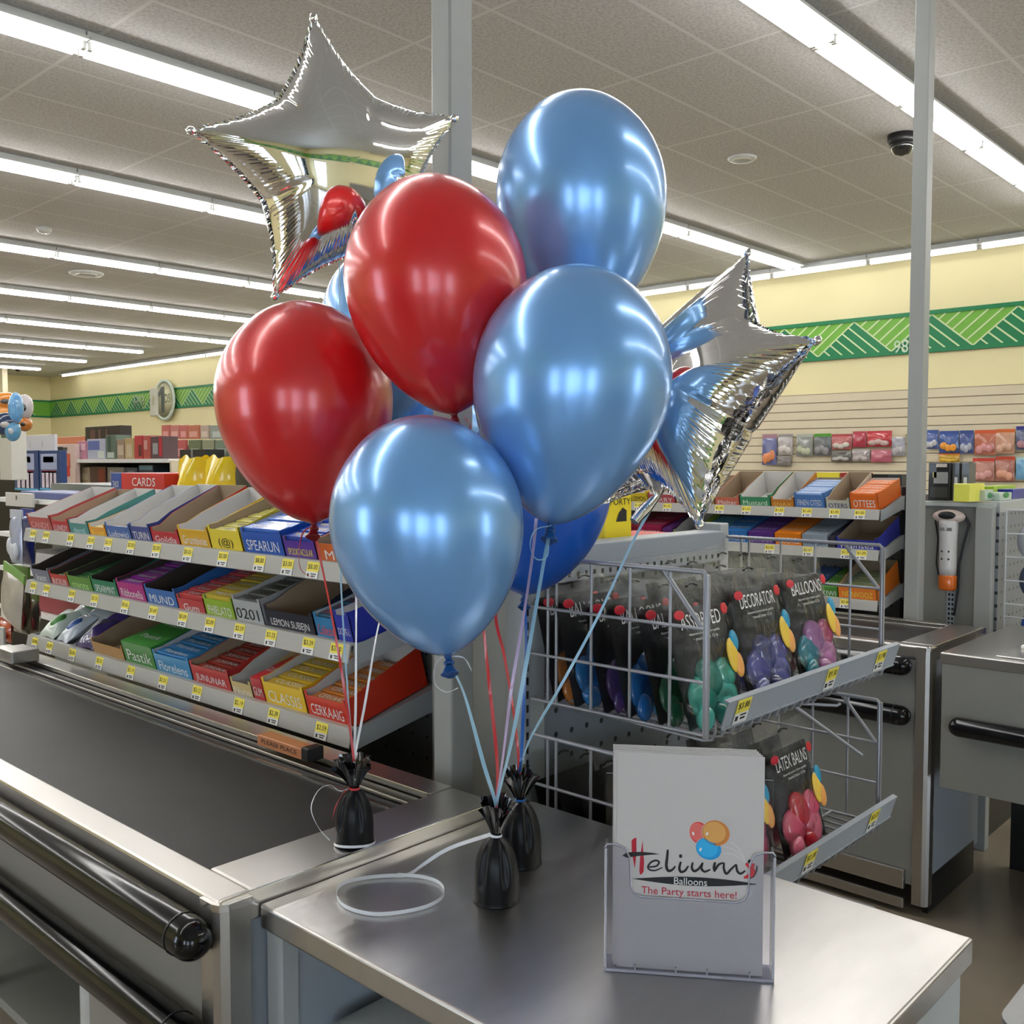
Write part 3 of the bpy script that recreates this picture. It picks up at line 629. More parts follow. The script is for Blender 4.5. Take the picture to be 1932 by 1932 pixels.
# ------------------------------------------------------------------ wire basket display
BXL, BXR, BYF, BYB = 1.42, 2.145, .872, 1.262
r = empty('basket_gondola', (1.46, 1.3, 0), 'grey perforated gondola end carrying the wire baskets of balloon packs', 'display')
MB().box((1.47, 1.275, .08), (2.13, 1.29, 1.29), M_peg).build('perforated_panel', r)
MB().box((1.46, 1.262, 1.29), (2.14, 1.33, 1.333), M_blue).build('top_rail', r, bevel=.003)
o = MB().box((1.45, 1.255, 1.262), (2.13, 1.262, 1.292), M_blue)
for k in range(24): o.box((1.47+k*.027, 1.2545, 1.270), (1.478+k*.027, 1.2551, 1.280), M_blk)
o.build('slotted_rail', r)
b = MB().box((1.425, 1.27, 0), (1.47, 1.335, 1.30), M_postl); b.build('upright', r, bevel=.003)
b = MB().box((1.408, 1.268, 0), (1.424, 1.28, 1.27), M_blue)
for k in range(40): b.box((1.412, 1.2672, .15+k*.027), (1.418, 1.2679, .165+k*.027), M_blk)
b.build('slotted_upright', r)
MB().box((2.13, 1.27, 0), (2.17, 1.335, 1.35), M_postl).build('upright', r, bevel=.003)
MB().box((1.47, 1.335, 0), (2.13, 1.6, 1.29), M_grey).build('body', r)
def wire_basket(z1, lab, floor=True):
    z0 = z1-.276
    r = empty('wire_basket', (BXL, BYF, z0), lab, 'basket', None)
    for X, nm in ((BXL, 'side_grid'), (BXR, 'side_grid')):
        b = MB(); w = .0032
        b.tube([(X, BYB, z1), (X, BYF+.006, z1), (X, BYF, z1-.006), (X, BYF, z0)], .0042, M_wire, 8)
        for zz in (z1-.096, z1-.187, z0): b.tube([(X, BYB, zz), (X, BYF, zz)], w, M_wire, 6)
        for yy in (1.223, 1.202, 1.118, 1.031, .946): b.tube([(X+.004, yy, z1), (X+.004, yy, z0)], w, M_wire, 6)
        b.build(nm, r)
        MB().tube([(X+.004, .96, z1-.003), (X+.004, BYF+.006, z1-.10)], .0042, M_wire, 6).build('brace', r)
        MB().box((X-.003, BYF-.006, z0-.004), (X+.003, BYF+.004, z1-.004), M_wire).build('corner_post', r)
    b = MB(); n = 22
    for k in range(n+1):
        x = BXL+.012+(BXR-BXL-.024)*k/n
        b.tube([(x, BYB, z0), (x, BYF+.01, z0-.012), (x, BYF-.006, z0-.008), (x, BYF-.012, z0+.006), (x, BYF-.012, z0+.02)], .0026, M_wire, 6)
    for yy in (BYB-.02, 1.1, .98): b.tube([(BXL, yy, z0), (BXR, yy, z0)], .0028, M_wire, 6)
    b.build('floor_grid', r)
    q = MB(); M = basis((BXL+.03, BYF-.018, z0+.032), (1, 0, 0), (0, -.3, 1))
    L = BXR-BXL+.01
    q.box((0, -.027, 0), (L, .024, .002), M_blue, M); q.box((0, .022, -.008), (L, .026, .003), M_blue, M); q.box((0, -.027, 0), (L, -.024, .004), M_blue, M)
    q.build('label_rail', r)
    return r, M
def tagY(M, x, s, par):
    p = MB(); T = M @ Matrix.Translation((x, .001, .003))
    p.box((-.023, -.004, 0), (.023, .022, .0008), M_yel, T).box((-.023, -.024, 0), (.023, -.004, .0008), M_wht, T)
    p.text(s, .037, .014, M_blk, T @ Matrix.Translation((0, .010, 0)), .0013)
    p.box((-.019, -.018, .0008), (-.010, -.009, .0011), M_blk, T); p.box((-.004, -.010, .0008), (.016, -.007, .0011), M_blk, T); p.box((-.002, -.017, .0008), (.014, -.013, .0011), M_blk, T)
    o = p.build('price_tag', par); o['label'] = 'yellow and white price tag'
r1, M1 = wire_basket(1.318, 'upper wire basket with a grey label rail, above the sign holder')
for x, s in ((.055, '$3.88'), (.40, '$9.30'), (.64, '$3.98')): tagY(M1, x, s, r1)
r2, M2 = wire_basket(.973, 'lower wire basket of balloon packs behind the sign holder')
for x, s in ((.32, '$2.38'), (.62, '$2.23')): tagY(M2, x, s, r2)
r3, M3 = wire_basket(.50, 'lowest wire basket, nearly hidden behind the steel table')
MB().tube([(1.75, BYB, .99), (1.99, .90, .985), (1.995, .895, .99)], .0035, M_wire, 6).build('peg_hook', r2)
MB().tube([(1.93, 1.0, 1.0), (2.12, .90, .85)], .004, M_wire, 6).build('loose_rod', r2)
def balloon_bag(x, y, z, cols, lab, title='BALLOONS', full=True, w=.200, h=.268, lean=.27, yaw=0, grp=None, pic=True):
    r = empty('balloon_packet', (x, y, z), lab, 'balloon packet', grp, (-lean, 0, yaw))
    sd = random.random()*10; t = .016
    def surf(s):
        return lambda u, v: ((u-.5)*w*(1-.05*math.sin(math.pi*v)), -s*(.002+t*(math.sin(math.pi*u)**.5)*(math.sin(math.pi*min(1, v*1.25)) if v < .8 else 0)*(1 if v < .8 else 0)) + .0022*math.sin(17*u+sd)*math.sin(13*v+sd*2), v*h+(.004*math.sin(9*u+sd) if v > .95 else 0))
    b = MB(); b.grid(surf(1), 14, 18, M_film); b.build('clear_film', r, local=True)
    if full: b = MB(); b.grid(surf(-1), 10, 12, M_film); b.build('film_back', r, local=True)
    # printed card
    b = MB(); z0, z1 = .03*h, .80*h
    def card(u, v):
        zz_ = (z0+(z1-z0)*v)/h; yy = -(.001+t*.55*(math.sin(math.pi*u)**.5)*math.sin(math.pi*min(1, zz_*1.25)))*max(0, min(1, (zz_-.36)/.1))+.004
        return ((u-.5)*(w-.014), yy, z0+(z1-z0)*v+(.012*math.sin(3*u) if v == 0 else 0))
    b.grid(card, 10, 6, M_blk)
    b.build('black_card', r, local=True)
    if full:
        b = MB(); T = basis((0, -t*.62-.0022, 0), (1, 0, 0), (0, 0, 1))
        b.text(title, w*.66, .026, M_wht, T @ Matrix.Translation((-.008, .70*h, 0)))
        b.text('Assorted colors helium quality', w*.5, .006, M_wht, T @ Matrix.Translation((-.004, .62*h, 0))); b.text('round latex 12 in', w*.36, .006, M_wht, T @ Matrix.Translation((.0, .585*h, 0)))
        b.ell((-w*.36, .755*h, 0), (.017, .009, .0008), paint((.6, .01, .03)), T, 12, 6); b.ell((w*.38, .745*h, 0), (.013, .012, .0008), paint((.65, .02, .03)), T, 6, 5)
        b.build('printing', r, local=True)
        if pic:
            for c, px, pz, rx, rz in ((( .85, .55, .06), .33, .43, .018, .032), ((.02, .3, .5), .40, .52, .014, .02), ((.85, .38, .1), .40, .36, .016, .024)):
                b = MB(); b.ell((w*px, -t*.75-.003, h*pz), (rx, .004, rz), paint(c, .3), None, 14, 8); b.build('printed_balloon', r, local=True)
    spots = [(-.18, .22, .040, .046), (.16, .18, .042, .044), (-.02, .32, .046, .035), (.22, .33, .030, .035), (-.24, .09, .028, .022), (.05, .07, .035, .02)] if full else [(-.1, .2, .055, .05), (.15, .22, .045, .05)]
    for k, (px, pz, rx, rz) in enumerate(spots):
        b = MB(); b.ell((0, 0, 0), (rx, .011, rz), paint(cols[k % len(cols)], .25, .6), Matrix.Translation((w*px, -.002*k*.5, h*pz)) @ Matrix.Rotation(k*1.1+sd, 4, 'Y'), 12, 7); b.build('balloon', r, local=True)
    b = MB(); b.tube([(-.016, -.003, h*.93), (-.006, -.003, h*.945), (.006, -.003, h*.945), (.018, -.003, h*.93)], .0022, M_dark, 6); b.build('hang_hole', r, local=True)
    return r
TEAL = [(.05, .42, .33), (.12, .6, .5), (.02, .25, .2)]; PUR = [(.10, .10, .35), (.16, .17, .45), (.05, .06, .22)]
MIX1 = [(.02, .25, .32), (.55, .2, .45), (.4, .15, .4), (.5, .05, .2)]; PINK = [(.8, .12, .22), (.85, .2, .3), (.6, .02, .04)]
zb = 1.046
def stack(xc, yf, z, fr, rest, where, title, n0=1, front=True):
    if front: balloon_bag(xc, yf, z, *fr[:2], title=title, **(fr[2] if len(fr) > 2 else {}))
    for k, (cc, nm) in enumerate(rest):
        balloon_bag(xc-.012*(k % 2)-.004, yf+.060*(k+1), z+.004*(k % 2), cc, nm+' balloon packet '+where % (k+2), full=(k < 5 and xc < 1.6), lean=.26)
ordn = {2: 'second', 3: 'third', 4: 'fourth', 5: 'fifth', 6: 'sixth'}
class Wh(str):
    def __mod__(s, k): return str.__mod__(s, ordn[k])
stack(1.528, .905, 1.03, (TEAL, 'teal balloon packet at the left front of the upper basket, sagging low', {'h': .275}), [([(.02, .12, .06), (.12, .22, .16)], 'dark green'), ([(.02, .16, .5), (.06, .3, .6)], 'bright blue'), ([(.10, .05, .2), (.2, .1, .3)], 'purple'), ([(.03, .2, .5), (.1, .12, .3)], 'deep blue'), ([(.55, .18, .03), (.5, .1, .08)], 'orange')], Wh('in the left file of the upper basket, %s from the front'), 'ASSORTED')
stack(1.728, .905, zb+.004, (PUR, 'slate purple balloon packet in the middle front of the upper basket', {}), [(PUR, 'navy'), (MIX1, 'mixed'), ([(.3, .02, .03)], 'red')], Wh('in the middle file of the upper basket, %s from the front'), 'DECORATOR')
stack(1.935, .905, zb+.008, (MIX1, 'teal and pink balloon packet at the right front of the upper basket', {}), [([(.3, .02, .05), (.02, .02, .1)], 'dark red'), (PUR, 'blue grey'), ([(.5, .5, .5)], 'pale')], Wh('in the right file of the upper basket, %s from the front'), 'BALLOONS')
stack(1.88, .905, .70, (PINK, 'pink balloon packet standing at the front of the lower basket', {}), [([(.3, .02, .06), (.4, .03, .1)], 'dark red'), (PINK, 'rose'), ([(.1, .1, .1)], 'black')], Wh('in the right file of the lower basket, %s from the front'), 'LATEX BALNS')
stack(1.69, .925, .70, ([(.3, .02, .06), (.35, .04, .1)], 'dark crimson balloon packet between the pink pack and the sign holder', {}), [([(.2, .02, .04)], 'wine'), ([(.12, .02, .03)], 'maroon')], Wh('in the middle file of the lower basket, %s from the front'), 'LATEX')
balloon_bag(1.60, .90, .70, [(.75, .6, .05), (.7, .65, .3)], 'yellow balloon packet half hidden behind the right edge of the sign holder', 'BALLOONS', w=.15)
for k in range(5):
    balloon_bag(1.53-.004*k, .97+.055*k, .675+.004*(k % 2), [(.25, .02, .04), (.04, .04, .05)], 'black carded balloon packet in the left file of the lower basket, %s from the front' % ['first', 'second', 'third', 'fourth', 'fifth'][k], full=False, lean=.3)
# yellow tin and red tray on the gondola top
r = empty('yellow_canister', (1.83, 1.41, 1.335), 'tall yellow container with black print standing on the gondola behind the baskets', 'container')
MB().prism([(x, y) for x, y in ((1.77, 1.36), (1.775, 1.355), (1.875, 1.355), (1.88, 1.36), (1.88, 1.42), (1.875, 1.425), (1.775, 1.425), (1.77, 1.42))], 1.2905, 1.43, paint((.86, .66, .02), .35)).build('body', r, bevel=.003)
b = MB(); T = TY((1.825, 1.3545, 1.385)); b.text('SPORTY', .09, .015, M_blk, T @ Matrix.Translation((0, .025, 0))); b.text('all-service freshener', .08, .006, M_blk, T @ Matrix.Translation((.01, -.075, 0)))
b.add([(-.01, -.02, .0005), (.03, -.02, .0005), (.03, .005, .0005), (.015, .012, .0005), (0, 0, .0005)], [(0, 1, 2, 3, 4)], M_blk, False, T); b.build('printing', r)
tag(MB().box((1.90, 1.36, 1.2905), (2.09, 1.5, 1.325), paint((.6, .02, .02))).build('red_tray', bevel=.003), 'low red tray on the gondola beside the yellow container', 'tray')
# ------------------------------------------------------------------ far gondola with handheld scanner
r = empty('scanner_gondola', (4.03, 1.2, 0), 'grey gondola panel on the right carrying the handheld scanner', 'display')
MB().box((4.03, 1.262, 0), (4.06, 1.50, 1.33), M_grey).build('panel', r)
MB().box((4.0, 1.20, 1.33), (4.12, 1.5, 1.345), M_postl).build('top_ledge', r)
MB().box((3.985, 1.20, 0), (4.03, 1.262, 1.33), M_post).build('upright', r, bevel=.003)
b = MB().box((4.024, 1.345, .85), (4.0295, 1.375, 1.12), M_blue)
for k in range(14):
    for yy in (1.349, 1.362): b.box((4.0235, yy, .86+k*.019), (4.0242, yy+.008, .871+k*.019), M_blk)
b.build('slotted_strip', r)
MB().box((4.03, 1.19, .78), (4.7, 1.2, 1.31), M_peg).build('perforated_panel', r)
MB().box((4.03, 1.188, 1.31), (4.7, 1.24, 1.35), M_postl).build('top_rail', r)
MB().box((4.06, 1.24, 0), (4.7, 1.45, 1.30), M_dark).build('body', r)  # black colour puts in the shaded void below the register counter
r = empty('handheld_scanner', (4.0, 1.37, 1.06), 'white handheld barcode scanner with orange tip hanging on the grey panel', 'scanner')
yc, X0 = 1.362, 3.99
b = MB(); b.ell((X0, yc, 1.29), (.03, .062, .028), paint((.62, .50, .46), .3, .4), None, 24, 12); b.ell((X0-.024, yc, 1.295), (.012, .034, .016), M_dark, None, 16, 8); b.build('head', r)
b = MB(); b.lathe([(.030, 1.06+.0), (.032, 1.09), (.033, 1.2), (.036, 1.26), (.036, 1.275)], paint((.62, .6, .58), .3, .4), 20, Matrix.Translation((X0, yc, 0))); b.build('body', r)
b = MB().box((X0-.0345, yc-.022, 1.235), (X0-.030, yc+.022, 1.248), paint((.2, .2, .2)));
for yy in (-.013, .013): b.ell((X0-.033, yc+yy, 1.155), (.003, .004, .004), M_dark, None, 8, 5); b.ell((X0-.033, yc+yy, 1.125), (.003, .004, .004), M_dark, None, 8, 5)
b.build('buttons', r)
b = MB(); b.lathe([(.02, 1.0), (.03, 1.002), (.033, 1.01), (.034, 1.055), (.031, 1.06)], mat('orange_lens', (.7, .14, .01), .2, coat=.6), 20, Matrix.Translation((X0, yc, 0))); b.build('orange_tip', r)
MB().tube([(X0+.02, yc+.05, 1.29), (4.02, yc+.062, 1.27), (4.02, yc+.05, 1.2), (4.02, yc+.055, 1.1), (4.02, yc+.04, 1.03)], .003, M_dark).build('left_cable', r)
MB().tube([(X0+.02, yc-.05, 1.3), (4.015, yc-.068, 1.26), (4.012, yc-.055, 1.2), (4.012, yc-.035, 1.1), (4.012, yc-.033, 1.0), (4.012, yc-.02, .9)], .0045, M_dark).build('right_cable', r)
r = empty('wire_basket', (4.05, .9, .8), 'white wire basket of small goods at the right edge above the register', 'basket')
b = MB(); mw = paint((.55, .56, .58), .3)
for zz in (1.32, 1.23, 1.14, 1.05, .96, .91, .83): b.tube([(4.05, 1.17, zz), (4.05, .85, zz)], .0035, mw, 6)
for yy in (1.17, 1.05, .93): b.tube([(4.05, yy, 1.32), (4.05, yy, .83)], .0035, mw, 6)
b.build('side_grid', r)
for k, (yy, zz, c, nm) in enumerate([(1.10, 1.2, (.35, .36, .40), 'silver clear pack with a red piece'), (1.02, 1.19, (.3, .03, .04), 'red clear pack'), (1.09, 1.05, (.05, .07, .12), 'dark blue clear pack'), (1.01, 1.03, (.16, .17, .16), 'dark grey clear pack'), (1.08, .87, (.02, .08, .35), 'bright blue pack'), (1.01, .87, (.25, .2, .3), 'mottled purple pack')]):
    o = MB().ell((0, 0, 0), (.02, .045, .065), paint(c, .2, .5), None, 12, 8); o = o.build('hanging_packet'); o.location = (4.10, yy, zz); tag(o, nm+' in the white basket at the right edge', 'packet')
# ------------------------------------------------------------------ balloons
PR = [(0, 0), (.006, .16), (.025, .32), (.055, .47), (.105, .63), (.17, .78), (.245, .895), (.33, .97), (.41, 1), (.49, .995), (.57, .96), (.66, .885), (.75, .775), (.83, .635), (.90, .475), (.95, .32), (.98, .19), (1, .055)]
def cat(pts, n=4):
    out = []
    P_ = [pts[0]]+pts+[pts[-1]]
    for i in range(1, len(P_)-2):
        for k in range(n):
            t = k/n; q = []
            for j in (0, 1):
                a, b_, c, d = P_[i-1][j], P_[i][j], P_[i+1][j], P_[i+2][j]
                q.append(.5*(2*b_+(c-a)*t+(2*a-5*b_+4*c-d)*t*t+(3*b_-a-3*c+d)*t**3))
            out.append(tuple(q))
    out.append(pts[-1]); return out
KN = {}
def latex(T, N, w, D, m, label, key, knot=True, mk=None):
    t, n = at(*T, D=D), at(*N, D=D); ax = (t-n); L = ax.length; ax.normalize(); R = w/2*D/FPX
    x = ax.cross(Fv).normalized(); y = ax.cross(x)
    M = Matrix((x, y, ax)).transposed().to_4x4(); M.translation = n
    r = empty('latex_balloon', n, label, 'balloon'); r.rotation_euler = M.to_euler()
    prof = [(max(1e-5, rr*R), (1-s)*L) for s, rr in cat(PR)][::-1]
    MB().lathe(prof, m, 72).build('balloon_skin', r, local=True)
    if knot:
        b = MB(); b.lathe([(.055*R, .001), (.0045, -.003), (.0042, -.006)], mk or m, 16); b.ell((0, 0, -.010), (.0075, .0075, .006), mk or m, None, 16, 8)
        b.lathe([(.004, -.013), (.006, -.018), (.0105, -.026), (.0115, -.027), (.0105, -.028), (.005, -.020), (.003, -.016)], mk or m, 18, Matrix.Rotation(.5, 4, 'X'), fn=lambda a, z: 1+.18*math.sin(3*a))
        b.build('knot', r, local=True)
    KN[key] = n-ax*.012
    return r
mkr = paint((.25, .01, .015), .3); mkb = paint((.01, .07, .25), .3)
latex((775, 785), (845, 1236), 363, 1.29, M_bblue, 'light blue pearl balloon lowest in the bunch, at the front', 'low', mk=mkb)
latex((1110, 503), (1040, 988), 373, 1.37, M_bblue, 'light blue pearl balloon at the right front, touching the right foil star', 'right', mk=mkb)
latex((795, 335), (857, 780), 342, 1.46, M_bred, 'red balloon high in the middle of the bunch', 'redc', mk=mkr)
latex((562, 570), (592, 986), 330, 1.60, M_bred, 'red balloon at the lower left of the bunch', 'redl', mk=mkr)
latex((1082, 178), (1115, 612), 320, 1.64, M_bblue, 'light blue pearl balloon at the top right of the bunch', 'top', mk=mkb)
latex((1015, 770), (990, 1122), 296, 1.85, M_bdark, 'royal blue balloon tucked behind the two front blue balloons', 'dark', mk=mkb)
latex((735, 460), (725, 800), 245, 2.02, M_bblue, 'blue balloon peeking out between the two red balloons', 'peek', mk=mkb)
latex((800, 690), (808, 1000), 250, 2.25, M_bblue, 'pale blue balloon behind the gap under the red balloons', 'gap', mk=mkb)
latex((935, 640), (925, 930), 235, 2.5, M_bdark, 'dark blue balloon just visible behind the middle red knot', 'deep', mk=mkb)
# foil stars: inflated height from a relaxed membrane
RIN = .56
def star_r(phi):
    k = math.pi*.4; a = (phi % k); a = min(a, k-a)           # 0 at tip, pi/5 at notch
    p0 = (1, 0); p1 = (RIN*math.cos(math.pi/5), RIN*math.sin(math.pi/5))
    lo, hi = 0, 1
    for _ in range(26):
        t = (lo+hi)/2; x = p0[0]+(p1[0]-p0[0])*t; y = p0[1]+(p1[1]-p0[1])*t
        n = (-(p1[1]-p0[1]), (p1[0]-p0[0])); l = math.hypot(*n); bow = .035*math.sin(math.pi*t)
        x += n[0]/l*bow; y += n[1]/l*bow
        y -= 0
        if math.atan2(y, x) < a: lo = t
        else: hi = t
    r_ = math.hypot(x, y)
    if a < .06: r_ *= 1-.05*(1-a/.06)
    return r_
NP = 2400//2
RHO = [star_r(2*math.pi*i/NP) for i in range(NP)]
G = 129; xs = np.linspace(-1.02, 1.02, G); XX, YY = np.meshgrid(xs, xs, indexing='ij')
ang = np.mod(np.arctan2(YY, XX), 2*math.pi); rr_ = np.hypot(XX, YY)
ins = rr_ < np.array(RHO)[np.minimum((ang/(2*math.pi)*NP).astype(int), NP-1)]
Uf = np.zeros((G, G)); hh2 = (xs[1]-xs[0])**2
for _ in range(2600):
    Uf[1:-1, 1:-1] = .25*(Uf[2:, 1:-1]+Uf[:-2, 1:-1]+Uf[1:-1, 2:]+Uf[1:-1, :-2]+hh2); Uf *= ins
UM = Uf.max()
def hs(x, y):
    fx = (x+1.02)/2.04*(G-1); fy = (y+1.02)/2.04*(G-1); i, j = int(fx), int(fy); i = min(max(i, 0), G-2); j = min(max(j, 0), G-2); a, c = fx-i, fy-j
    if i < 1 or j < 1 or i > G-3 or j > G-3 or math.hypot(x, y) > .45: return max(0, (Uf[i, j]*(1-a)*(1-c)+Uf[i+1, j]*a*(1-c)+Uf[i, j+1]*(1-a)*c+Uf[i+1, j+1]*a*c)/UM)
    def w4(t): return (((1-t)**3)/6, (3*t**3-6*t*t+4)/6, (-3*t**3+3*t*t+3*t+1)/6, t**3/6)
    wa, wc = w4(a), w4(c)
    return sum(wa[p]*wc[q_]*Uf[i-1+p, j-1+q_] for p in range(4) for q_ in range(4))/UM
def foil_star(c, m1, m2, D, R, label, key, tail=True, H=.34):
    """m1, m2: in-plane axes in camera space (right, up, towards viewer)"""
    o = at(*c, D=D)
    vd = (o-Vector((0, 0, CAMZ))).normalized(); rt = vd.cross(Vector((0, 0, 1))).normalized(); up = rt.cross(vd)
    def cv(m): return (rt*m[0]+up*m[1]-vd*m[2])
    e2 = cv(m2).normalized(); e1 = cv(m1); e1 = (e1-e2*e1.dot(e2)).normalized(); e3 = e1.cross(e2)
    M = Matrix((e1, e2, e3)).transposed().to_4x4(); M.translation = o
    r = empty('foil_star_balloon', o, label, 'foil balloon'); r.rotation_euler = M.to_euler()
    n = NP; rings = [0, .03, .07, .11, .15, .19, .24, .28, .32, .36, .40, .44, .48, .52, .56, .61, .66, .70, .74, .78, .815, .85, .88, .905, .93, .95, .97, .985, .995, 1]
    v = []; f = []
    perim = [0]
    for i in range(n):
        a0, a1 = 2*math.pi*i/n, 2*math.pi*(i+1)/n; r0, r1 = RHO[i], RHO[(i+1) % n]
        perim.append(perim[-1]+math.hypot(r1*math.cos(a1)-r0*math.cos(a0), r1*math.sin(a1)-r0*math.sin(a0)))
    for s in (1, -1):
        base = len(v)
        for q in rings:
            for i in range(n):
                a = 2*math.pi*i/n+math.pi/2; ro = RHO[i]*q; x, y = ro*math.cos(a-math.pi/2), ro*math.sin(a-math.pi/2)
                h = math.sqrt(hs(x, y))*H if q < .9 else math.sqrt(hs(x, y))*H
                k = math.pi*.4; d = ((a-math.pi/2+k/2) % k)-k/2; dn = abs(abs(d)-k/2)
                h *= 1-.10*math.exp(-(dn*max(q, .2)/.05)**2)*max(0, min(1, (q-.45)/.4))**2
                p = perim[i]; wr = max(0, min(1, (q-.68)/.22))*max(0, min(1, (1.0-q)/.05))
                edge = min(1, dn/.08)
                ph = p/perim[-1]*2*math.pi
                h += wr*edge*(.0022*math.sin(190*ph)+.0016*math.sin(131*ph+2+3*q)+.0012*math.sin(67*ph))*(.25+.75*math.sin(5.3*ph+1)**2)
                v.append((ro*math.cos(a)*R, ro*math.sin(a)*R, s*max(h, 0)*R))
        for j in range(len(rings)-1):
            for i in range(n):
                aa, bb, cc, dd = base+j*n+i, base+j*n+(i+1) % n, base+(j+1)*n+(i+1) % n, base+(j+1)*n+i
                f.append((aa, dd, cc, bb) if s > 0 else (aa, bb, cc, dd))
    MB().add(v, f, M_foil, True).build('foil_skin', r, local=True)
    v = []; f = []
    for i in range(n):
        a = 2*math.pi*i/n+math.pi/2; jz = .004*math.sin(i*.9)+.003*math.sin(i*.37)
        for k, q in enumerate((.985, 1.035)):
            ro = RHO[i]*q; v += [(ro*math.cos(a)*R, ro*math.sin(a)*R, (jz*k+.002)*R), (ro*math.cos(a)*R, ro*math.sin(a)*R, (jz*k-.002)*R)]
    for i in range(n):
        j = (i+1) % n
        f += [(4*i, 4*i+2, 4*j+2, 4*j), (4*i+1, 4*j+1, 4*j+3, 4*i+3), (4*i+2, 4*i+3, 4*j+3, 4*j+2)]
    MB().add(v, f, M_foil, False).build('seam_rim', r, local=True)
    for k in range(5):
        a = math.pi/2+k*math.pi*.4
        b = MB(); b.ell((0, 0, 0), (.018*R*2, .03*R, .02*R), M_foil, Matrix.Translation((math.cos(a)*R*.97, math.sin(a)*R*.97, 0)) @ Matrix.Rotation(a, 4, 'Z'), 7, 5); b.build('crimped_tip', r, local=True)
    if tail:
        Tm = (wm(r)).inverted(); s0 = (0, -RIN*R*.93, 0); e = Tm @ at(1196, 984, D=D-.03); mid = Tm @ at(1240, 936, D=D-.015)
        pts = [Vector(s0), (Vector(s0)+Vector(mid))/2, Vector(mid), (Vector(mid)+Vector(e))/2, Vector(e)]
        b = MB(); b.tube(pts, [.035, .018, .006, .010, .008], M_foil, 10); b.build('inflation_tail', r, local=True); KN[key] = at(1240, 940, D=D-.015)
    else: KN[key] = o
    return r
foil_star((636, 321), (275, 31, -85), (-44, 284, -40), 1.74, .257, 'silver foil star balloon at the top left of the bunch', 'star1', tail=False)
foil_star((1301, 747), (188, 4, 257), (113, 285, -87), 1.56, .262, 'silver foil star balloon seen edge-on at the right of the bunch', 'star2')
# ------------------------------------------------------------------ balloon weights
TIE = {}
def weight(x, y, z, R, H, rot, lab, key, lean=(0, 0)):
    r = empty('balloon_weight', (x, y, z), lab, 'balloon weight', None, (0, 0, rot))
    m = mat('black_foil_wrap', (.005, .005, .006), .36, spec=.28, bump=.05, bscale=30)
    fl = lambda a, zz: 1-.2*max(0, math.sin(min(1, max(0, (zz/H-.25)/.7))*math.pi))**.7*sum(math.exp(-(((a-c+math.pi) % (2*math.pi)-math.pi)/.13)**2) for c in (3.2-rot, 4.35-rot))
    prof = [(1e-5, .0), (R*.94, 0), (R, .004), (R*1.0, H*.15), (R*1.0, H*.3), (R*.98, H*.45), (R*.91, H*.6), (R*.78, H*.74), (R*.58, H*.87), (R*.36, H*.95), (R*.2, H)]
    MB().lathe(cat(prof, 3), m, 80, fn=fl).build('wrapped_body', r, local=True)
    b = MB(); mt = mat('shiny_black_foil', (.008, .008, .010), .14, coat=1, var=.05); rnd = random.Random(int(rot*10))
    for k in range(7):
        a0 = rot+k*2*math.pi/7+rnd.uniform(-.2, .2); out_ = rnd.uniform(.35, 1.0)+.35*max(0, math.cos(a0-math.atan2(lean[1], lean[0]))); hk = rnd.uniform(.8, 1.12); wk = rnd.uniform(.026, .034)
        for e in (0, .0005):
            def pf(u, v, e=e):
                rad = R*.16+.029*out_*v**1.1-.005*v*math.cos(math.pi*(u-.5))+.0022*v*math.sin(14*u+k)-e; lat = (u-.5)*wk*(.25+.95*v**.7)
                ca, sa = math.cos(a0), math.sin(a0)
                return (rad*ca-lat*sa, rad*sa+lat*ca, H-.001+.055*hk*v**.85*(1-.18*abs(u-.5)*v)-.008*out_*v*v+.0015*math.sin(9*u+2*k)*v)
            b.grid(pf, 10, 8, mt)
    b.build('foil_tuft', r, local=True)
    TIE[key] = Vector((x, y, z+H+.001))
    return r
weight(.957, 1.224, .9, .030, .088, .5, 'black wrapped balloon weight standing on the conveyor end plate', 'w1', (-.2, -.8))
weight(.993, .949, .88, .0325, .094, 2.2, 'black wrapped balloon weight in front, with the long white ribbon', 'w2', (-1, .6))
weight(1.112, 1.012, .88, .0335, .100, 4.1, 'black wrapped balloon weight behind, next to the wire baskets', 'w3', (.5, -.6))
def ribbon(name, pts, w, m, lab, twist=1.5, grp=None, flat=None, parent=None, sm=6):
    P3 = [Vector(p) for p in pts]
    out = []
    Q = [P3[0]]+P3+[P3[-1]]
    for i in range(1, len(Q)-2):
        for k in range(sm):
            t = k/sm; a, b_, c, d = Q[i-1], Q[i], Q[i+1], Q[i+2]
            out.append(.5*(2*b_+(c-a)*t+(2*a-5*b_+4*c-d)*t*t+(3*b_-a-3*c+d)*t**3))
    out.append(P3[-1]); v = []; n = len(out)
    for i, p in enumerate(out):
        tg = (out[min(i+1, n-1)]-out[max(i-1, 0)]).normalized()
        ref = flat if flat else Rv
        ref = (Vector(ref)-tg*tg.dot(Vector(ref)))
        ref = ref.normalized() if ref.length > 1e-4 else tg.cross(Vector((0, 0, 1))).normalized()
        q = Matrix.Rotation(twist*math.sin(i/n*math.pi*2.2), 3, tg) @ ref; nn = tg.cross(q)
        for a, c in ((-1, -1), (1, -1), (1, 1), (-1, 1)): v.append(p+q*a*w/2+nn*c*.00025)
    f = [(4*i+k, 4*i+(k+1) % 4, 4*i+4+(k+1) % 4, 4*i+4+k) for i in range(n-1) for k in range(4)]+[(3, 2, 1, 0), (4*n-4, 4*n-3, 4*n-2, 4*n-1)]
    o = MB().add(v, f, m).build(name, parent)
    if parent is None: tag(o, lab, 'ribbon', grp)
    return o
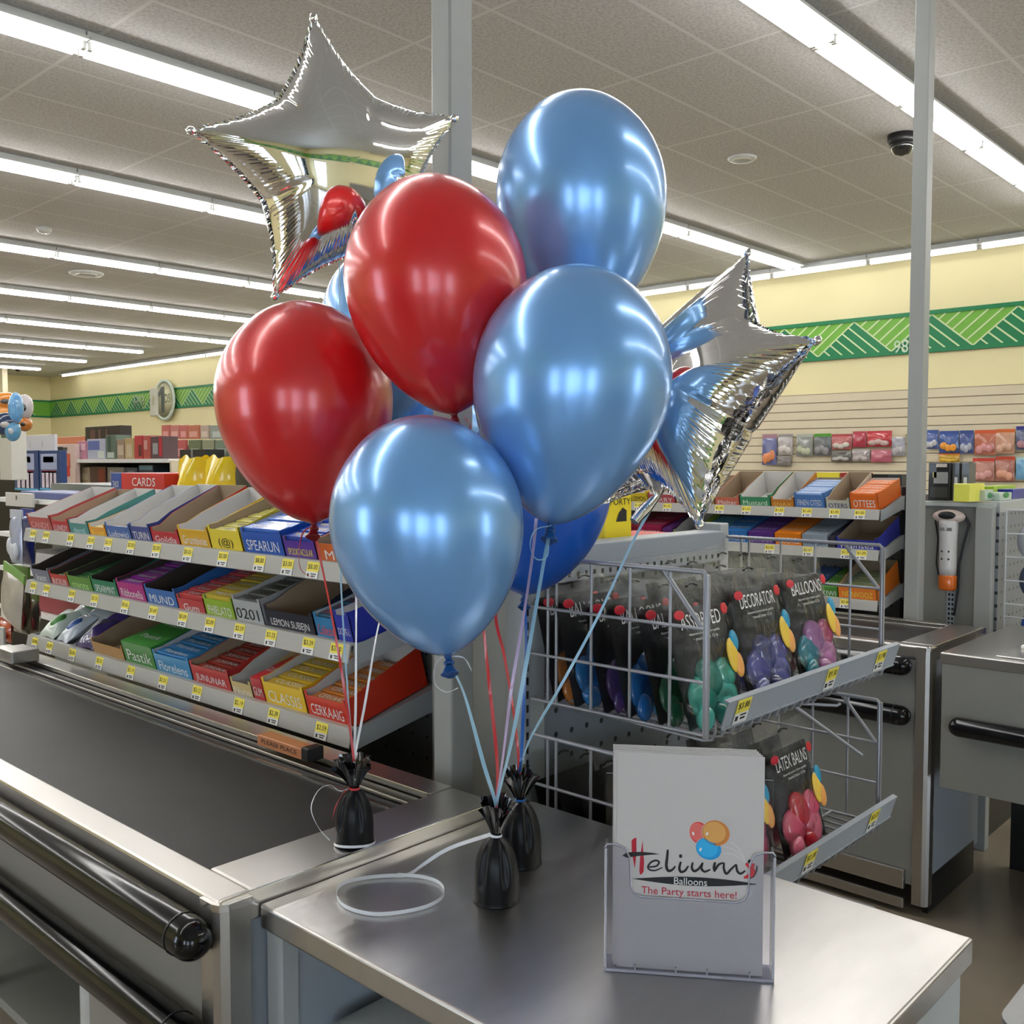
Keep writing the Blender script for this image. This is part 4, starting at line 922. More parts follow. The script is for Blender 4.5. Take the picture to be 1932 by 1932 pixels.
rc = {'red': mat('red_ribbon', (.55, .03, .035), .3, coat=.3), 'lb': mat('light_blue_ribbon', (.35, .58, .74), .3, coat=.3), 'w': mat('white_ribbon', (.78, .80, .84), .3, coat=.3), 'bl': mat('blue_ribbon', (.02, .13, .48), .3, coat=.3), 'li': mat('lilac_ribbon', (.55, .42, .62), .3, coat=.3)}
def line(a, b, w, c, lab, tw=1.2, bow=0):
    a, b = Vector(a), Vector(b); pts = [a+(b-a)*t+Rv*bow*math.sin(math.pi*t) for t in (0, .15, .3, .45, .6, .75, .9, 1)]
    return ribbon('balloon_ribbon', pts, w, rc[c], lab, tw)
T1, T2, T3 = TIE['w1'], TIE['w2'], TIE['w3']
u1 = T1+Vector((0, 0, .045))
def via(k, top, pts, w, c, lab, tw=.8):
    P_ = [KN[k] if isinstance(k, str) else k]+pts+[top+Vector((0, 0, .04)), top]
    return ribbon('balloon_ribbon', P_, w, rc[c], lab, tw)
def mid(a, b, t, off=0): return a+(b-a)*t+Rv*off
via('redl', T1, [mid(KN['redl'], u1, .35, .004), mid(KN['redl'], u1, .7, .004)], .0045, 'red', 'red ribbon from the left red balloon down to the conveyor weight')
via('star1', T1, [at(641, 560, D=1.84), at(640, 1000, D=1.84), at(655, 1290, D=1.70)], .003, 'lb', 'thin pale blue ribbon hanging behind the low blue balloon to the conveyor weight')
via(at(672, 1120, D=1.7), T1, [at(672, 1200, D=1.66), at(671, 1330, D=1.62)], .0042, 'w', 'straight bluish white ribbon rising from the conveyor weight')
via(at(735, 1100, D=1.72), T1, [at(712, 1190, D=1.68), at(690, 1320, D=1.62)], .004, 'w', 'white ribbon slanting right from the conveyor weight')
via('low', T2, [at(876, 1310, D=1.32), at(912, 1440, D=1.34)], .0055, 'lb', 'pale blue ribbon from the low front balloon to the front weight')
via('redc', T2, [at(900, 1080, D=1.44), at(922, 1280, D=1.41), at(938, 1440, D=1.39)], .005, 'red', 'red ribbon dropping from the middle red balloon to the front weight')
via('right', T2, [at(1026, 1060, D=1.34), at(995, 1240, D=1.35), at(965, 1400, D=1.36)], .0058, 'lb', 'pale blue ribbon from the right front balloon to the front weight')
via(at(1012, 978, D=1.36), T2, [at(1003, 1060, D=1.36), at(985, 1180, D=1.36), at(965, 1300, D=1.36), at(950, 1420, D=1.36)], .0045, 'li', 'lilac ribbon beside the pale blue one, to the front weight')
via('dark', T3, [at(993, 1200, D=1.75), at(988, 1330, D=1.54), at(984, 1420, D=1.5)], .0055, 'bl', 'dark blue ribbon from the royal blue balloon to the rear weight')
via('top', T3, [at(1065, 740, D=1.61), at(970, 980, D=1.60), at(935, 1140, D=1.60), at(952, 1240, D=1.57), at(970, 1350, D=1.53)], .005, 'red', 'red and blue ribbon passing behind the low balloon to the rear weight')
via('star2', T3, [at(1195, 1020, D=1.54), at(1130, 1160, D=1.53), at(1060, 1290, D=1.52), at(1000, 1395, D=1.5)], .0045, 'lb', 'pale blue ribbon slanting from the right foil star to the rear weight')
def curl(pts, D, w, c, lab, flat=None):
    return ribbon('ribbon_curl', [at(x, y, D=D) for x, y in pts], w, rc[c], lab, .5, flat=flat)
curl([(862, 1238), (835, 1240), (820, 1262), (822, 1292), (842, 1306), (864, 1298)], 1.29, .0028, 'w', 'white ribbon curl under the low front balloon knot', Fv)
curl([(855, 1238), (876, 1242), (890, 1266)], 1.285, .003, 'w', 'short white ribbon end right of the low front balloon knot', Fv)
curl([(1040, 992), (1010, 1000), (1000, 1030), (1012, 1055), (1032, 1050), (1036, 1020)], 1.33, .0028, 'lb', 'pale blue ribbon loop under the right front balloon knot', Fv)
curl([(592, 992), (572, 1005), (564, 1040), (568, 1075), (590, 1090)], 1.58, .003, 'red', 'red ribbon curl under the left red balloon', Fv)
curl([(876, 786), (886, 800), (887, 815)], 1.44, .004, 'red', 'red ribbon end beside the middle red knot', Fv)
o = ribbon('ribbon_curl', [TIE['w1']+Vector((-.012, 0, 0)), at(640, 1492, D=1.55), at(622, 1481, D=1.54), at(600, 1492, D=1.53), at(587, 1525, D=1.52), at(600, 1560, D=1.52), at(622, 1585, D=1.525)], .0035, rc['w'], 'white ribbon loop standing left of the conveyor weight', .5, flat=Fv)
ring = [(.957+.0325*math.cos(a), 1.224+.0325*math.sin(a), .9035+.002*math.sin(2*a)) for a in [math.radians(x) for x in range(150, 345, 15)]]
ribbon('ribbon_curl', ring, .004, rc['w'], 'pale ribbon lying round the foot of the conveyor weight', 0, flat=(0, 0, 1))
for k, (T_, c, lab) in enumerate(((T1, 'red', 'red ribbon tied round the neck of the conveyor weight'), (T2, 'w', 'white ribbon tied round the neck of the front weight'), (T3, 'bl', 'blue ribbon tied round the neck of the rear weight'))):
    ribbon('ribbon_knot', [T_+Vector((.0085*math.cos(a), .0085*math.sin(a), .001*math.sin(a)-.001)) for a in [math.radians(x) for x in range(0, 375, 30)]], .004, rc[c], lab, 0, flat=(0, 0, 1), sm=3)
ribbon('ribbon_curl', [T1+Vector((-.008, .002, 0)), at(645, 1500, D=1.555), at(634, 1520, D=1.55), at(627, 1545, D=1.55)], .004, rc['red'], 'short red ribbon tail on the side of the conveyor weight', .4, flat=Fv)
ribbon('ribbon_curl', [T3+Vector((-.008, .0, 0)), at(966, 1512, D=1.43), at(962, 1540, D=1.42), at(948, 1548, D=1.41), at(944, 1520, D=1.41)], .005, rc['lb'], 'pale blue ribbon curl between the front and rear weights', .6, flat=Fv)
lp = [T2+Vector((-.008, .004, 0))]+[at(x, y, z=zz) for x, y, zz in ((870, 1592, .93), (835, 1607, .91), (800, 1630, .889), (770, 1650, .8835), (735, 1652, .8835), (690, 1656, .8835), (645, 1668, .8835), (636, 1692, .8835), (655, 1712, .8835), (700, 1724, .8835), (750, 1722, .8835), (805, 1710, .8835), (836, 1690, .8835), (832, 1668, .8835), (800, 1655, .8835), (750, 1650, .884))]
ribbon('ribbon_curl', lp, .0055, rc['w'], 'long white ribbon looping across the steel table top', 0, flat=(0, 0, 1), sm=8)
# ------------------------------------------------------------------ sign holder with leaflets
L0 = Vector((.942, .717, .8805)); R0 = Vector((1.057, .551, .8805)); u = (R0-L0).normalized(); Wd = (R0-L0).length; nrm = u.cross(Vector((0, 0, 1)))
H = basis(L0, u, (0, 0, 1))        # x along the holder, y up, z towards the viewer
r = empty('leaflet_holder', L0+(R0-L0)*.5, 'clear acrylic leaflet holder on the steel table, holding the balloon leaflets', 'sign holder')
fr = [(0, .002), (0, .154), (.003, .158), (.012, .158)]
ow = [(.0, .0), (Wd, 0), (Wd, .153), (Wd-.003, .157), (Wd-.012, .157), (Wd-.024, .153), (Wd-.03, .142), (Wd-.031, .107), (Wd-.035, .098), (Wd-.044, .094), (.044, .094), (.035, .098), (.031, .107), (.030, .142), (.024, .153), (.012, .157), (.003, .157), (0, .153)]
MB().prism(ow, 0, .0022, M_acr, H).build('front_plate', r)
b = MB(); b.tube([H @ Vector((x, y, .0011)) for x, y in ow[2:]], .0011, M_acre, 6); b.build('front_edge', r)['label'] = 'front edge with its bright shine put into the colour'
MB().box((0, 0, -.030), (Wd, .235, -.0278), M_acr, H).build('back_plate', r)
for x in (0, Wd-.0022):
    MB().box((x, 0, -.0278), (x+.0022, .153, 0), M_acr, H).build('side_plate', r)
    MB().tube([H @ Vector((x+.0011, .004, .0015)), H @ Vector((x+.0011, .152, .0015))], .0016, M_acre, 6).build('side_edge', r)
    MB().tube([H @ Vector((x+.0011, .004, -.029)), H @ Vector((x+.0011, .152, -.029))], .0012, M_acre, 6).build('side_edge', r)
MB().box((.0, -.0003, -.035), (Wd, .0035, .004), M_acre, H).build('base', r, bevel=.0012)
for x in (.036, .085, .122, .172): MB().box((x, .0035, .0), (x+.0022, .010, .003), M_acre, H).build('foot_rib', r)
mg = mat('grey_leaflet_card', (.58, .54, .525), .5, var=.01)
cw = .174; cx0 = (Wd-cw)/2+.0005; Hc = H @ Matrix.Translation((cx0, .0, 0))
for k in range(5):
    o = MB().box((-.0035*(k > 0)-.0006*k, .004+.0004*k, -.0050-.0032*k), (cw-.002*k, .270+.0012*k, -.0030-.0032*k), mg, Hc).build('leaflet'); 
    tag(o, ['grey leaflet at the front of the holder, printed with the balloon logo', 'plain grey leaflet stacked behind the printed one'][k > 0], 'leaflet', 'plain leaflets in the holder' if k else None)
    if k == 0: front = o
C0 = -.0029
def q(x, y): return ((x-115)/1475*cw, (1500+.062*(x-115)-y)*.000122+.0055)
def flat(pts, m, dz):
    P2 = [q(*p) for p in pts]; return MB().add([(x, y, C0+dz) for x, y in P2], [tuple(range(len(P2)))], m, False, Hc)
def stroke(b, pts, w, m, dz):
    P2 = [q(*p) for p in pts]; Q = [P2[0]]+P2+[P2[-1]]; out = []
    for i in range(1, len(Q)-2):
        for k in range(5):
            t = k/5; out.append(tuple(.5*(2*Q[i][j]+(Q[i+1][j]-Q[i-1][j])*t+(2*Q[i-1][j]-5*Q[i][j]+4*Q[i+1][j]-Q[i+2][j])*t*t+(3*Q[i][j]-Q[i-1][j]-3*Q[i+1][j]+Q[i+2][j])*t**3) for j in (0, 1)))
    out.append(P2[-1]); v = []; n = len(out)
    for i, p in enumerate(out):
        a, c = out[max(i-1, 0)], out[min(i+1, n-1)]; dx, dy = c[0]-a[0], c[1]-a[1]; l = math.hypot(dx, dy) or 1
        s = i/(n-1); ww = w*(.35+.65*math.sin(math.pi*min(1, .12+s*.85))**.6)/2
        v += [(p[0]-dy/l*ww, p[1]+dx/l*ww, C0+dz), (p[0]+dy/l*ww, p[1]-dx/l*ww, C0+dz)]
    b.add(v, [(2*i, 2*i+1, 2*i+3, 2*i+2) for i in range(n-1)], m, False, Hc); return b
CR = paint((.50, .01, .035)); IK = M_blk
b = MB()
for s in ([(262, 235), (278, 215), (312, 200), (314, 330), (308, 420), (298, 516), (285, 450), (265, 340)], [(375, 228), (382, 330), (392, 450), (388, 545), (372, 570), (352, 580), (344, 540), (352, 400)]):
    P2 = [q(*p) for p in s]; b.add([(x, y, C0+.0002) for x, y in P2], [tuple(range(len(P2)))], CR, False, Hc)
b.build('red_initial', front)
b = MB(); P2 = [q(*p) for p in [(168, 380), (210, 352), (290, 346), (380, 348), (480, 358), (552, 373), (460, 376), (330, 388), (218, 404)]]; b.add([(x, y, C0+.0004) for x, y in P2], [tuple(range(len(P2)))], IK, False, Hc)
for pts, w in (([(440, 500), (515, 492), (545, 452), (510, 434), (460, 455), (432, 500), (455, 530), (510, 535), (580, 505)], .0024), ([(632, 326), (626, 400), (618, 490), (640, 540), (680, 528), (710, 492)], .0034), ([(765, 448), (750, 510), (765, 550), (805, 540), (842, 490)], .0032), ([(885, 455), (876, 510), (900, 545), (945, 520), (980, 465)], .0030), ([(985, 458), (972, 515), (1005, 550), (1062, 528)], .0030), ([(1108, 455), (1098, 510), (1104, 552)], .0032), ([(1104, 545), (1145, 480), (1198, 462)], .0026), ([(1198, 462), (1196, 520), (1222, 572), (1265, 530), (1318, 478)], .0030), ([(1318, 478), (1330, 545), (1365, 572), (1410, 542)], .0030)):
    stroke(b, pts, w, IK, .0004)
def blob(b, cx, cy, rx, ry, m, dz, rot=0, n=28, a0=0, a1=360):
    X0, Y0 = q(cx, cy); P2 = [(X0, Y0)] if a1-a0 < 360 else []
    for k in range(n+(a1-a0 < 360)):
        a = math.radians(a0+(a1-a0)*k/n); ex, ey = rx*math.cos(a)*.000118, ry*math.sin(a)*.000122
        P2.append((X0+ex*math.cos(rot)-ey*math.sin(rot), Y0+ex*math.sin(rot)+ey*math.cos(rot)))
    b.add([(x, y, C0+dz) for x, y in P2], [tuple(range(len(P2)))], m, False, Hc)
blob(b, 762, 392, 17, 19, IK, .0004); blob(b, 1453, 452, 20, 20, IK, .0004)
b.build('logo_script', front)
b = MB()
for cx, cy, rx, ry, rot, c, c2 in ((945, 160, 95, 112, .25, (.75, .06, .06), (.8, .16, .14)), (1112, 163, 140, 125, -.45, (.62, .22, .04), (.75, .38, .10)), (1042, 320, 130, 110, -.35, (.01, .32, .72), (.03, .45, .85))):
    z = .0003 if cx < 1000 else .0006 if cx > 1100 else .0005
    blob(b, cx, cy, rx+5, ry+5, paint((.75, .6, .58)), z-.0001, rot); blob(b, cx, cy, rx, ry, paint(c), z, rot); blob(b, cx-14, cy-8, rx*.82, ry*.84, paint(c2), z+.0001, rot); blob(b, cx-rx*.62, cy+6, 11, 18, paint((.85, .8, .8)), z+.0002, rot)
for pts in ([(1255, 250), (1330, 310), (1385, 390), (1412, 465)], [(1190, 300), (1290, 330), (1370, 395), (1410, 465)], [(1180, 372), (1270, 375), (1350, 415), (1405, 470)]): stroke(b, pts, .0007, paint((.7, .68, .7)), .0003)
b.build('logo_balloons', front)
b = MB(); stroke(b, [(1415, 470), (1455, 515), (1468, 560), (1430, 600), (1395, 612)], .0042, paint((.7, .02, .03)), .0004); stroke(b, [(1488, 468), (1480, 515), (1492, 545), (1475, 590), (1420, 612)], .004, paint((.7, .02, .03)), .0005); stroke(b, [(1524, 492), (1520, 540), (1490, 600), (1445, 622)], .0016, IK, .0006)
b.build('logo_figure', front)
b = MB(); top = [(268+1252*t, 618+55*t-42*math.sin(math.pi*t)) for t in [i/16 for i in range(17)]]; bot = [(268+1252*t, 618+62*t+44*math.sin(math.pi*t)**1.0) for t in [i/16 for i in range(16, -1, -1)]]
P2 = [q(*p) for p in top+bot]; b.add([(x, y, C0+.0004) for x, y in P2], [tuple(range(len(P2)))], IK, False, Hc); b.build('black_lens', front)
def ctext(s, cx, cy, w, h, m, nm):
    x, y = q(cx, cy); MB().text(s, w*.000118, h*.000122, m, Hc @ Matrix.Translation((x, y, C0+.0004))).build(nm, front)
ctext('Balloons', 862, 652, 332, 72, M_wht, 'lettering'); ctext('The Party starts here!', 850, 762, 960, 96, CR, 'lettering')
# ------------------------------------------------------------------ goods on and behind the near rack
tag(MB().box((1.60, 1.70, 0), (1.95, 3.6, 1.385), M_grey).build('gondola'), 'grey gondola core behind the near candy shelves', 'shelf')
r = empty('toy_box', (1.7, 3.38, 1.3855), 'red and blue printed box lying on top of the near shelving', 'box')
MB().box((1.68, 3.185, 1.3855), (1.9, 3.50, 1.463), paint((.55, .03, .025))).build('body', r, bevel=.002)
MB().box((1.679, 3.50, 1.3855), (1.9, 3.58, 1.463), paint((.03, .07, .28))).build('blue_end', r, bevel=.002)
b = MB().text('THICK', .05, .05, W_, TX((1.6785, 3.54, 1.42))).text('CARDS', .17, .03, W_, TX((1.6795, 3.33, 1.43))); b.box((1.6785, 3.2, 1.395), (1.6795, 3.3, 1.408), W_); b.build('printing', r)
my = mat('yellow_moulded_plastic', (.85, .58, .01), .25, coat=.6)
r = empty('yellow_mould', (1.76, 3.02, 1.3855), 'bright yellow moulded plastic shell pair on top of the near shelving', 'plastic tub')
for yc_ in (3.11, 2.93):
    b = MB(); b.grid(lambda u_, v_: (1.77-.075*math.sin(math.pi*u_)**.6*(1-.35*v_)+.008*math.sin(9*u_+3*v_), yc_-.088+.176*u_+.012*math.sin(3*v_), 1.392+v_*(.118+.012*math.sin(math.pi*u_)+.006*math.sin(14*u_))), 18, 12, my)
    b.grid(lambda u_, v_: (1.771+.05*math.sin(math.pi*u_)*(1-.3*v_), yc_-.088+.176*u_+.012*math.sin(3*v_), 1.392+v_*(.118+.012*math.sin(math.pi*u_)+.006*math.sin(14*u_))), 18, 6, my); b.build('shell', r)
MB().box((1.7, 2.84, 1.3858), (1.82, 3.2, 1.392), W_).build('base', r)
def rbox(a, b_, yt, yb, X, dep, c, label, name='product_box', prints=(), grp=None, catg='box', parent=None, on=None):
    p0, p1 = at(a, yb, X=X), at(b_, yb, X=X); zt = at((a+b_)/2, yt, X=X).z; z0 = on if on is not None else min(p0.z, p1.z)
    o = MB().box((X, p1.y+.003, z0), (X+dep, p0.y-.003, zt), paint(c, .3, .3)).build(name, parent, bevel=.002)
    if parent is None: tag(o, label, catg, grp)
    w, h = p0.y-p1.y, zt-z0; pb = MB()
    for (u0, u1, v0, v1, cc) in prints: pb.box((X-.0012, p0.y-.003-(w-.006)*u0, z0+h*v0), (X-.0002, p0.y-.003-(w-.006)*u1, z0+h*v1), paint(cc, .3))
    if prints: pb.build('printing', o)
    return o
def zc(x, y, s=.24845, oy=680): return x*s, oy+y*s
# distant white shelving with boxed goods
XS = 4.3
pA, pB = at(143, 866, X=XS), at(322, 866, X=XS); zb1, zb2 = at(220, 866, X=XS).z, at(220, 914, X=XS).z
r = empty('white_shelving', (XS, pB.y, 0), 'cream shelving unit with boxed goods in the left background', 'shelving')
for zz, mm_, th in ((zb1, M_wht, .035), (zb2, M_slat, .035), (.9, M_slat, .03), (.55, M_slat, .03)): MB().box((XS-.02, pB.y, zz-th), (XS+.45, pA.y, zz), mm_).build('shelf_board', r)
MB().box((XS+.45, pB.y, 0), (XS+.5, pA.y, 1.5), M_dark).build('back_panel', r); MB().box((XS-.01, pB.y-.03, 0), (XS+.5, pB.y, 1.52), M_slat).build('end_panel', r); MB().box((XS-.01, pA.y, 0), (XS+.5, pA.y+.03, 1.5), M_slat).build('end_panel', r)
for (xa, xb, yt, c, pr, lab) in [(590,660,612,(.5,.2,.3),[(.15,.85,.5,.85,(.7,.45,.55)),(.2,.4,.1,.4,(.75,.6,.65))],'small pink box'),(664,800,596,(.45,.47,.6),[(.05,.7,.45,.9,(.12,.16,.42)),(.6,.95,.05,.4,(.6,.65,.6))],'wide lilac and blue box'),(804,884,566,(.12,.17,.14),[(.2,.5,.3,.95,(.05,.09,.07)),(.15,.8,.05,.28,(.5,.55,.5))],'dark green box'),(888,944,600,(.35,.25,.18),[(.1,.9,.2,.7,(.55,.45,.35))],'brown cream box'),(948,1018,590,(.5,.36,.18),[(.2,.8,.1,.7,(.6,.5,.35))],'gold box'),(1022,1084,570,(.5,.05,.06),[(.5,.9,.1,.6,(.12,.03,.03))],'tall red box'),(1088,1144,570,(.45,.08,.07),[(.1,.6,.4,.8,(.6,.3,.28))],'brick red box'),(1148,1236,576,(.10,.06,.07),[(.7,.98,.1,.95,(.5,.03,.05)),(.15,.6,.2,.7,(.35,.33,.35))],'black and red box')]:
    (a, _), (b2, _) = zc(xa, 0), zc(xb, 0); rbox(a, b2, zc(0, yt)[1], 866, XS+.02, .15, c, lab+' standing on the upper cream shelf at left', prints=pr, on=zb1+.0005)
for (xa, xb, yt, c, pr, lab) in [(604,684,812,(.25,.20,.13),[(.2,.8,.2,.6,(.35,.3,.2))],'beige box'),(690,806,808,(.07,.03,.025),[(.5,.95,.1,.9,(.18,.03,.02))],'dark red brown box'),(816,944,812,(.22,.20,.19),[(.15,.35,.1,.8,(.35,.3,.26)),(.6,.75,.1,.6,(.3,.14,.1))],'grey printed box'),(956,1044,814,(.04,.05,.09),[(.2,.8,.4,.8,(.2,.22,.26))],'navy box'),(1054,1166,792,(.03,.05,.07),[(.05,.95,.75,.95,(.15,.28,.36))],'black and pale blue box')]:
    (a, _), (b2, _) = zc(xa, 0), zc(xb, 0); rbox(a, b2, zc(0, yt)[1], 914, XS+.04, .15, c, lab+' on the lower cream shelf at left', prints=pr, on=zb2+.0005)
rbox(161, 227, 804, 834, XS+.2, .12, (.03, .022, .022), 'wide black box standing behind the lilac box in the left background', prints=[(.15,.3,.2,.9,(.12,.06,.05)),(.4,.45,.2,.9,(.15,.08,.07)),(.6,.65,.2,.9,(.12,.06,.05))], on=zb1+.0005)
rbox(104, 160, 824, 838, XS+.2, .12, (.65, .22, .12), 'flat orange packet row at the left of the cream shelving', on=1.5)
# farther gondola with red packets
XR = 6.4
pA, pB = at(300, 880, X=XR), at(436, 880, X=XR)
r = empty('gondola', (XR, pB.y, 0), 'far olive gondola with red packets left of the red balloon', 'shelving')
MB().box((XR+.06, pB.y-1.2, 0), (XR+.3, pA.y, 1.72), paint((.2, .24, .18))).build('body', r)
for yt, yb_, its in ((802, 828, [(305,320,(.5,.12,.1)),(321,338,(.55,.2,.18)),(339,353,(.55,.15,.14)),(354,376,(.5,.16,.1)),(378,394,(.5,.4,.32)),(396,428,(.3,.34,.3))]), (830, 866, [(308,325,(.5,.06,.07)),(326,350,(.5,.1,.1)),(356,379,(.15,.18,.1)),(382,404,(.28,.3,.2)),(406,432,(.2,.26,.2))])):
    for k, (a, b2, c) in enumerate(its):
        rbox(a, b2, yt, yb_, XR, .04, c, '%s packet hanging in the %s row beyond the cream shelving, %s from the left' % ('red' if c[0] > .44 else 'green grey', 'upper' if yt < 810 else 'lower', ['first', 'second', 'third', 'fourth', 'fifth', 'sixth'][k]), 'hanging_packet', [(.15, .85, .15, .55, tuple(min(1, v+.2) for v in c))], catg='packet')
MB().box((6.08, pB.y-1.2, 0), (6.4, pA.y, 1.53), paint((.2, .24, .18))).build('shelf_base', r)
rbox(339, 388, 848, 868, 6.09, .25, (.02, .02, .02), 'black open crate with white paper behind the yellow plastic shells', prints=[(.45,.52,0,1,(.2,.2,.2))], name='crate', on=1.5305)
rbox(442, 480, 876, 925, 1.76, .12, (.015, .015, .018), 'black case standing behind the yellow plastic shells', name='case', on=1.3855)
# left end: blue packs, header board, mitt pack
rbox(27, 104, 821, 850, 3.11, .02, (.60, .60, .66), 'lilac white header board above the two blue packs at the left edge', name='header_board', prints=[(.4,.41,.2,.6,(.3,.3,.35)),(.7,.71,.2,.6,(.3,.3,.35))], catg='board')
for a, b2, lab in ((28, 73, 'left'), (75, 115, 'right')):
    rbox(a, b2, 850, 924, 3.083, .05, (.015, .05, .18), '%s one of the two blue packs of white sticks below the header board' % lab, 'blue_pack', [(.08,.85,.52,.92,(.35,.4,.6)),(.12,.8,.06,.48,(.62,.55,.66)),(.25,.3,.06,.45,(.3,.25,.35)),(.45,.5,.06,.45,(.3,.25,.35)),(.62,.68,.06,.45,(.25,.2,.3)),(0,1,0,.05,(.1,.4,.65)),(.12,.8,.44,.5,(.4,.05,.1)),(.2,.7,.7,.85,(.6,.6,.45))], catg='packet')
rbox(109, 143, 838, 935, 4.26, .05, (.68, .52, .48), 'white and red carded oven mitt pack in the left background', 'carded_pack', [(0,.75,.55,.82,(.6,.12,.09)),(.1,.55,.55,.75,(.6,.55,.58)),(.1,.72,.38,.56,(.65,.05,.04)),(.05,.6,.88,.94,(.1,.1,.1))], catg='packet')
rbox(0, 23, 806, 905, 2.6, .1, (.58, .57, .52), 'cream plastic frame standing at the left edge', 'plastic_stand', [(.2,.6,.8,.9,(.05,.12,.08))], catg='frame')
tag(MB().box((3.135, 7.58, 0), (3.19, 9.6, 1.62), M_dark).build('gondola'), 'dark gondola behind the blue packs at the left edge', 'shelf')
r = empty('shelf_display', (1.9, 3.9, 0), 'cluttered white end display left of the near candy shelves', 'display')
MB().box((2.0, 3.7, 0), (2.5, 4.9, 1.40), paint((.16, .17, .15))).build('body', r)
for zz in (1.34, 1.18, 1.02, .84): MB().box((1.75, 3.72, zz-.02), (2.0, 4.9, zz), M_wht).build('shelf_board', r)
for k, (z0, z1, c, lab) in enumerate([(1.34, 1.372, (.08,.1,.25), 'flat blue packets stacked on top of the end display'), (1.18, 1.25, (.34, .4, .3), 'grey green sheets stacked on the upper shelf of the end display'), (1.02, 1.10, (.45, .42, .42), 'white packets on the middle shelf of the end display'), (.84, .93, (.3, .05, .06), 'dark red packets on the lower shelf of the end display')]):
    tag(MB().box((1.78, 3.76, z0+.0005), (1.98, 4.7, z1), paint(c)).build('packet_pile', bevel=.006), lab, 'packets')
rbox(10, 62, 930, 954, 1.72, .01, (.60, .58, .55), 'white blank tag board left of the top candy shelf', 'tag_board', [(.4,.45,.5,.8,(.1,.1,.1))], catg='board')
def hang(pxa, pxb, yt, yb_, X, c, hc, blobc, lab, tilt=0):
    a, b2 = at(pxa, yb_, X=X), at(pxb, yb_, X=X); zt = at((pxa+pxb)/2, yt, X=X).z; z0 = a.z; w = a.y-b2.y; h = zt-z0
    r = empty('hanging_packet', (X, (a.y+b2.y)/2, z0), lab, 'packet', None, (tilt, 0, 0)); sd = random.random()*7; m = paint(c, .2, .6)
    b = MB()
    for s in (1, -1): b.grid(lambda u, v: (-s*(.002+.016*(w/.1)**.5*(math.sin(math.pi*u)*math.sin(math.pi*v))**.5*(1+.25*math.sin(7*u+sd)*math.sin(9*v+sd))), (.5-u)*w, v*h*.88), 8, 10, m)
    b.build('bag', r, local=True); MB().box((-.004, -w/2, h*.84), (.004, w/2, h), paint(hc, .3)).build('header_card', r, local=True)
    if blobc: 
        b = MB()
        for k in range(3): b.ell((-.016*(w/.1)**.5, (k-1)*w*.24, h*(.26+.06*math.sin(k*2+sd))), (.012, w*.2, h*.17), paint(blobc, .3, .4), None, 10, 6)
        b.build('contents', r, local=True)
    return r
hang(23, 44, 962, 1061, 1.50, (.35,.38,.5), (.5,.52,.6), (.55,.56,.6), 'clear and lilac long packet hanging left of the candy shelves')
hang(42, 66, 960, 1063, 1.56, (.015,.03,.22), (.02,.04,.25), None, 'deep blue long packet hanging left of the candy shelves')
hang(26, 58, 1068, 1190, 1.55, (.10,.10,.07), (.12,.25,.05), (.35,.02,.02), 'dark packet with green tag and red bottom hanging at the left end')
hang(2, 40, 1068, 1172, 1.48, (.42,.38,.33), (.2,.38,.1), None, 'white cone shaped packet with a green tag leaning at the left edge', .22)
hang(52, 74, 1120, 1196, 1.62, (.14,.12,.10), (.15,.3,.06), (.3,.05,.05), 'brown grey packet hanging just behind the middle candy rail')
hang(0, 22, 1166, 1206, 1.5, (.5,.08,.03), (.4,.1,.05), (.3,.02,.02), 'small orange red packet low at the left edge')
tag(MB().box((1.52, 3.44, .86), (1.7, 3.62, .885), M_wht).build('price_board', bevel=.003), 'small white board low beside the left end of the candy shelves', 'board')
rbox(0, 8, 1184, 1246, 1.44, .01, (.5, .5, .48), 'pale upright card at the very left edge', 'card', catg='card')
# character-style party balloons at the left edge (plain stand-ins)
for (cx, cy, rx, ry, c, lab, st) in [(10, 757, 30, 17, (.75,.25,.04), 'orange foil party balloon highest in the left cluster', (.1,.09,.09)), (30, 770, 13, 30, (.14,.35,.62), 'pale blue foil party balloon in the middle of the left cluster', None), (47, 768, 15, 24, (.5,.46,.46), 'white and black foil party balloon in the left cluster', (.03,.03,.03)), (8, 781, 26, 16, (.8,.33,.08), 'light orange foil party balloon in the left cluster', None), (10, 800, 26, 22, (.02,.04,.10), 'navy foil party balloon in the left cluster', (.45,.42,.4)), (46, 800, 14, 14, (.55,.18,.03), 'small dark orange foil party balloon at the right of the left cluster', (.02,.02,.02)), (24, 812, 14, 21, (.1,.3,.5), 'blue foil party balloon lowest in the left cluster', (.5,.5,.52))]:
    D = 5.2+.12*((cx*7+cy) % 5); p = at(cx, cy, D=D); k = D/FPX
    M = Matrix((Rv, Uv, -Fv)).transposed().to_4x4(); M.translation = p
    r = empty('party_balloon', p, lab, 'foil balloon')
    MB().ell((0, 0, 0), (rx*k, ry*k, .045), paint(c, .2, .6), M, 24, 14).build('foil_skin', r)
    if st: MB().ell((rx*k*.2, -ry*k*.1, .018), (rx*k*.45, ry*k*.4, .033), paint(st, .2, .5), M, 16, 10).build('printed_patch', r)
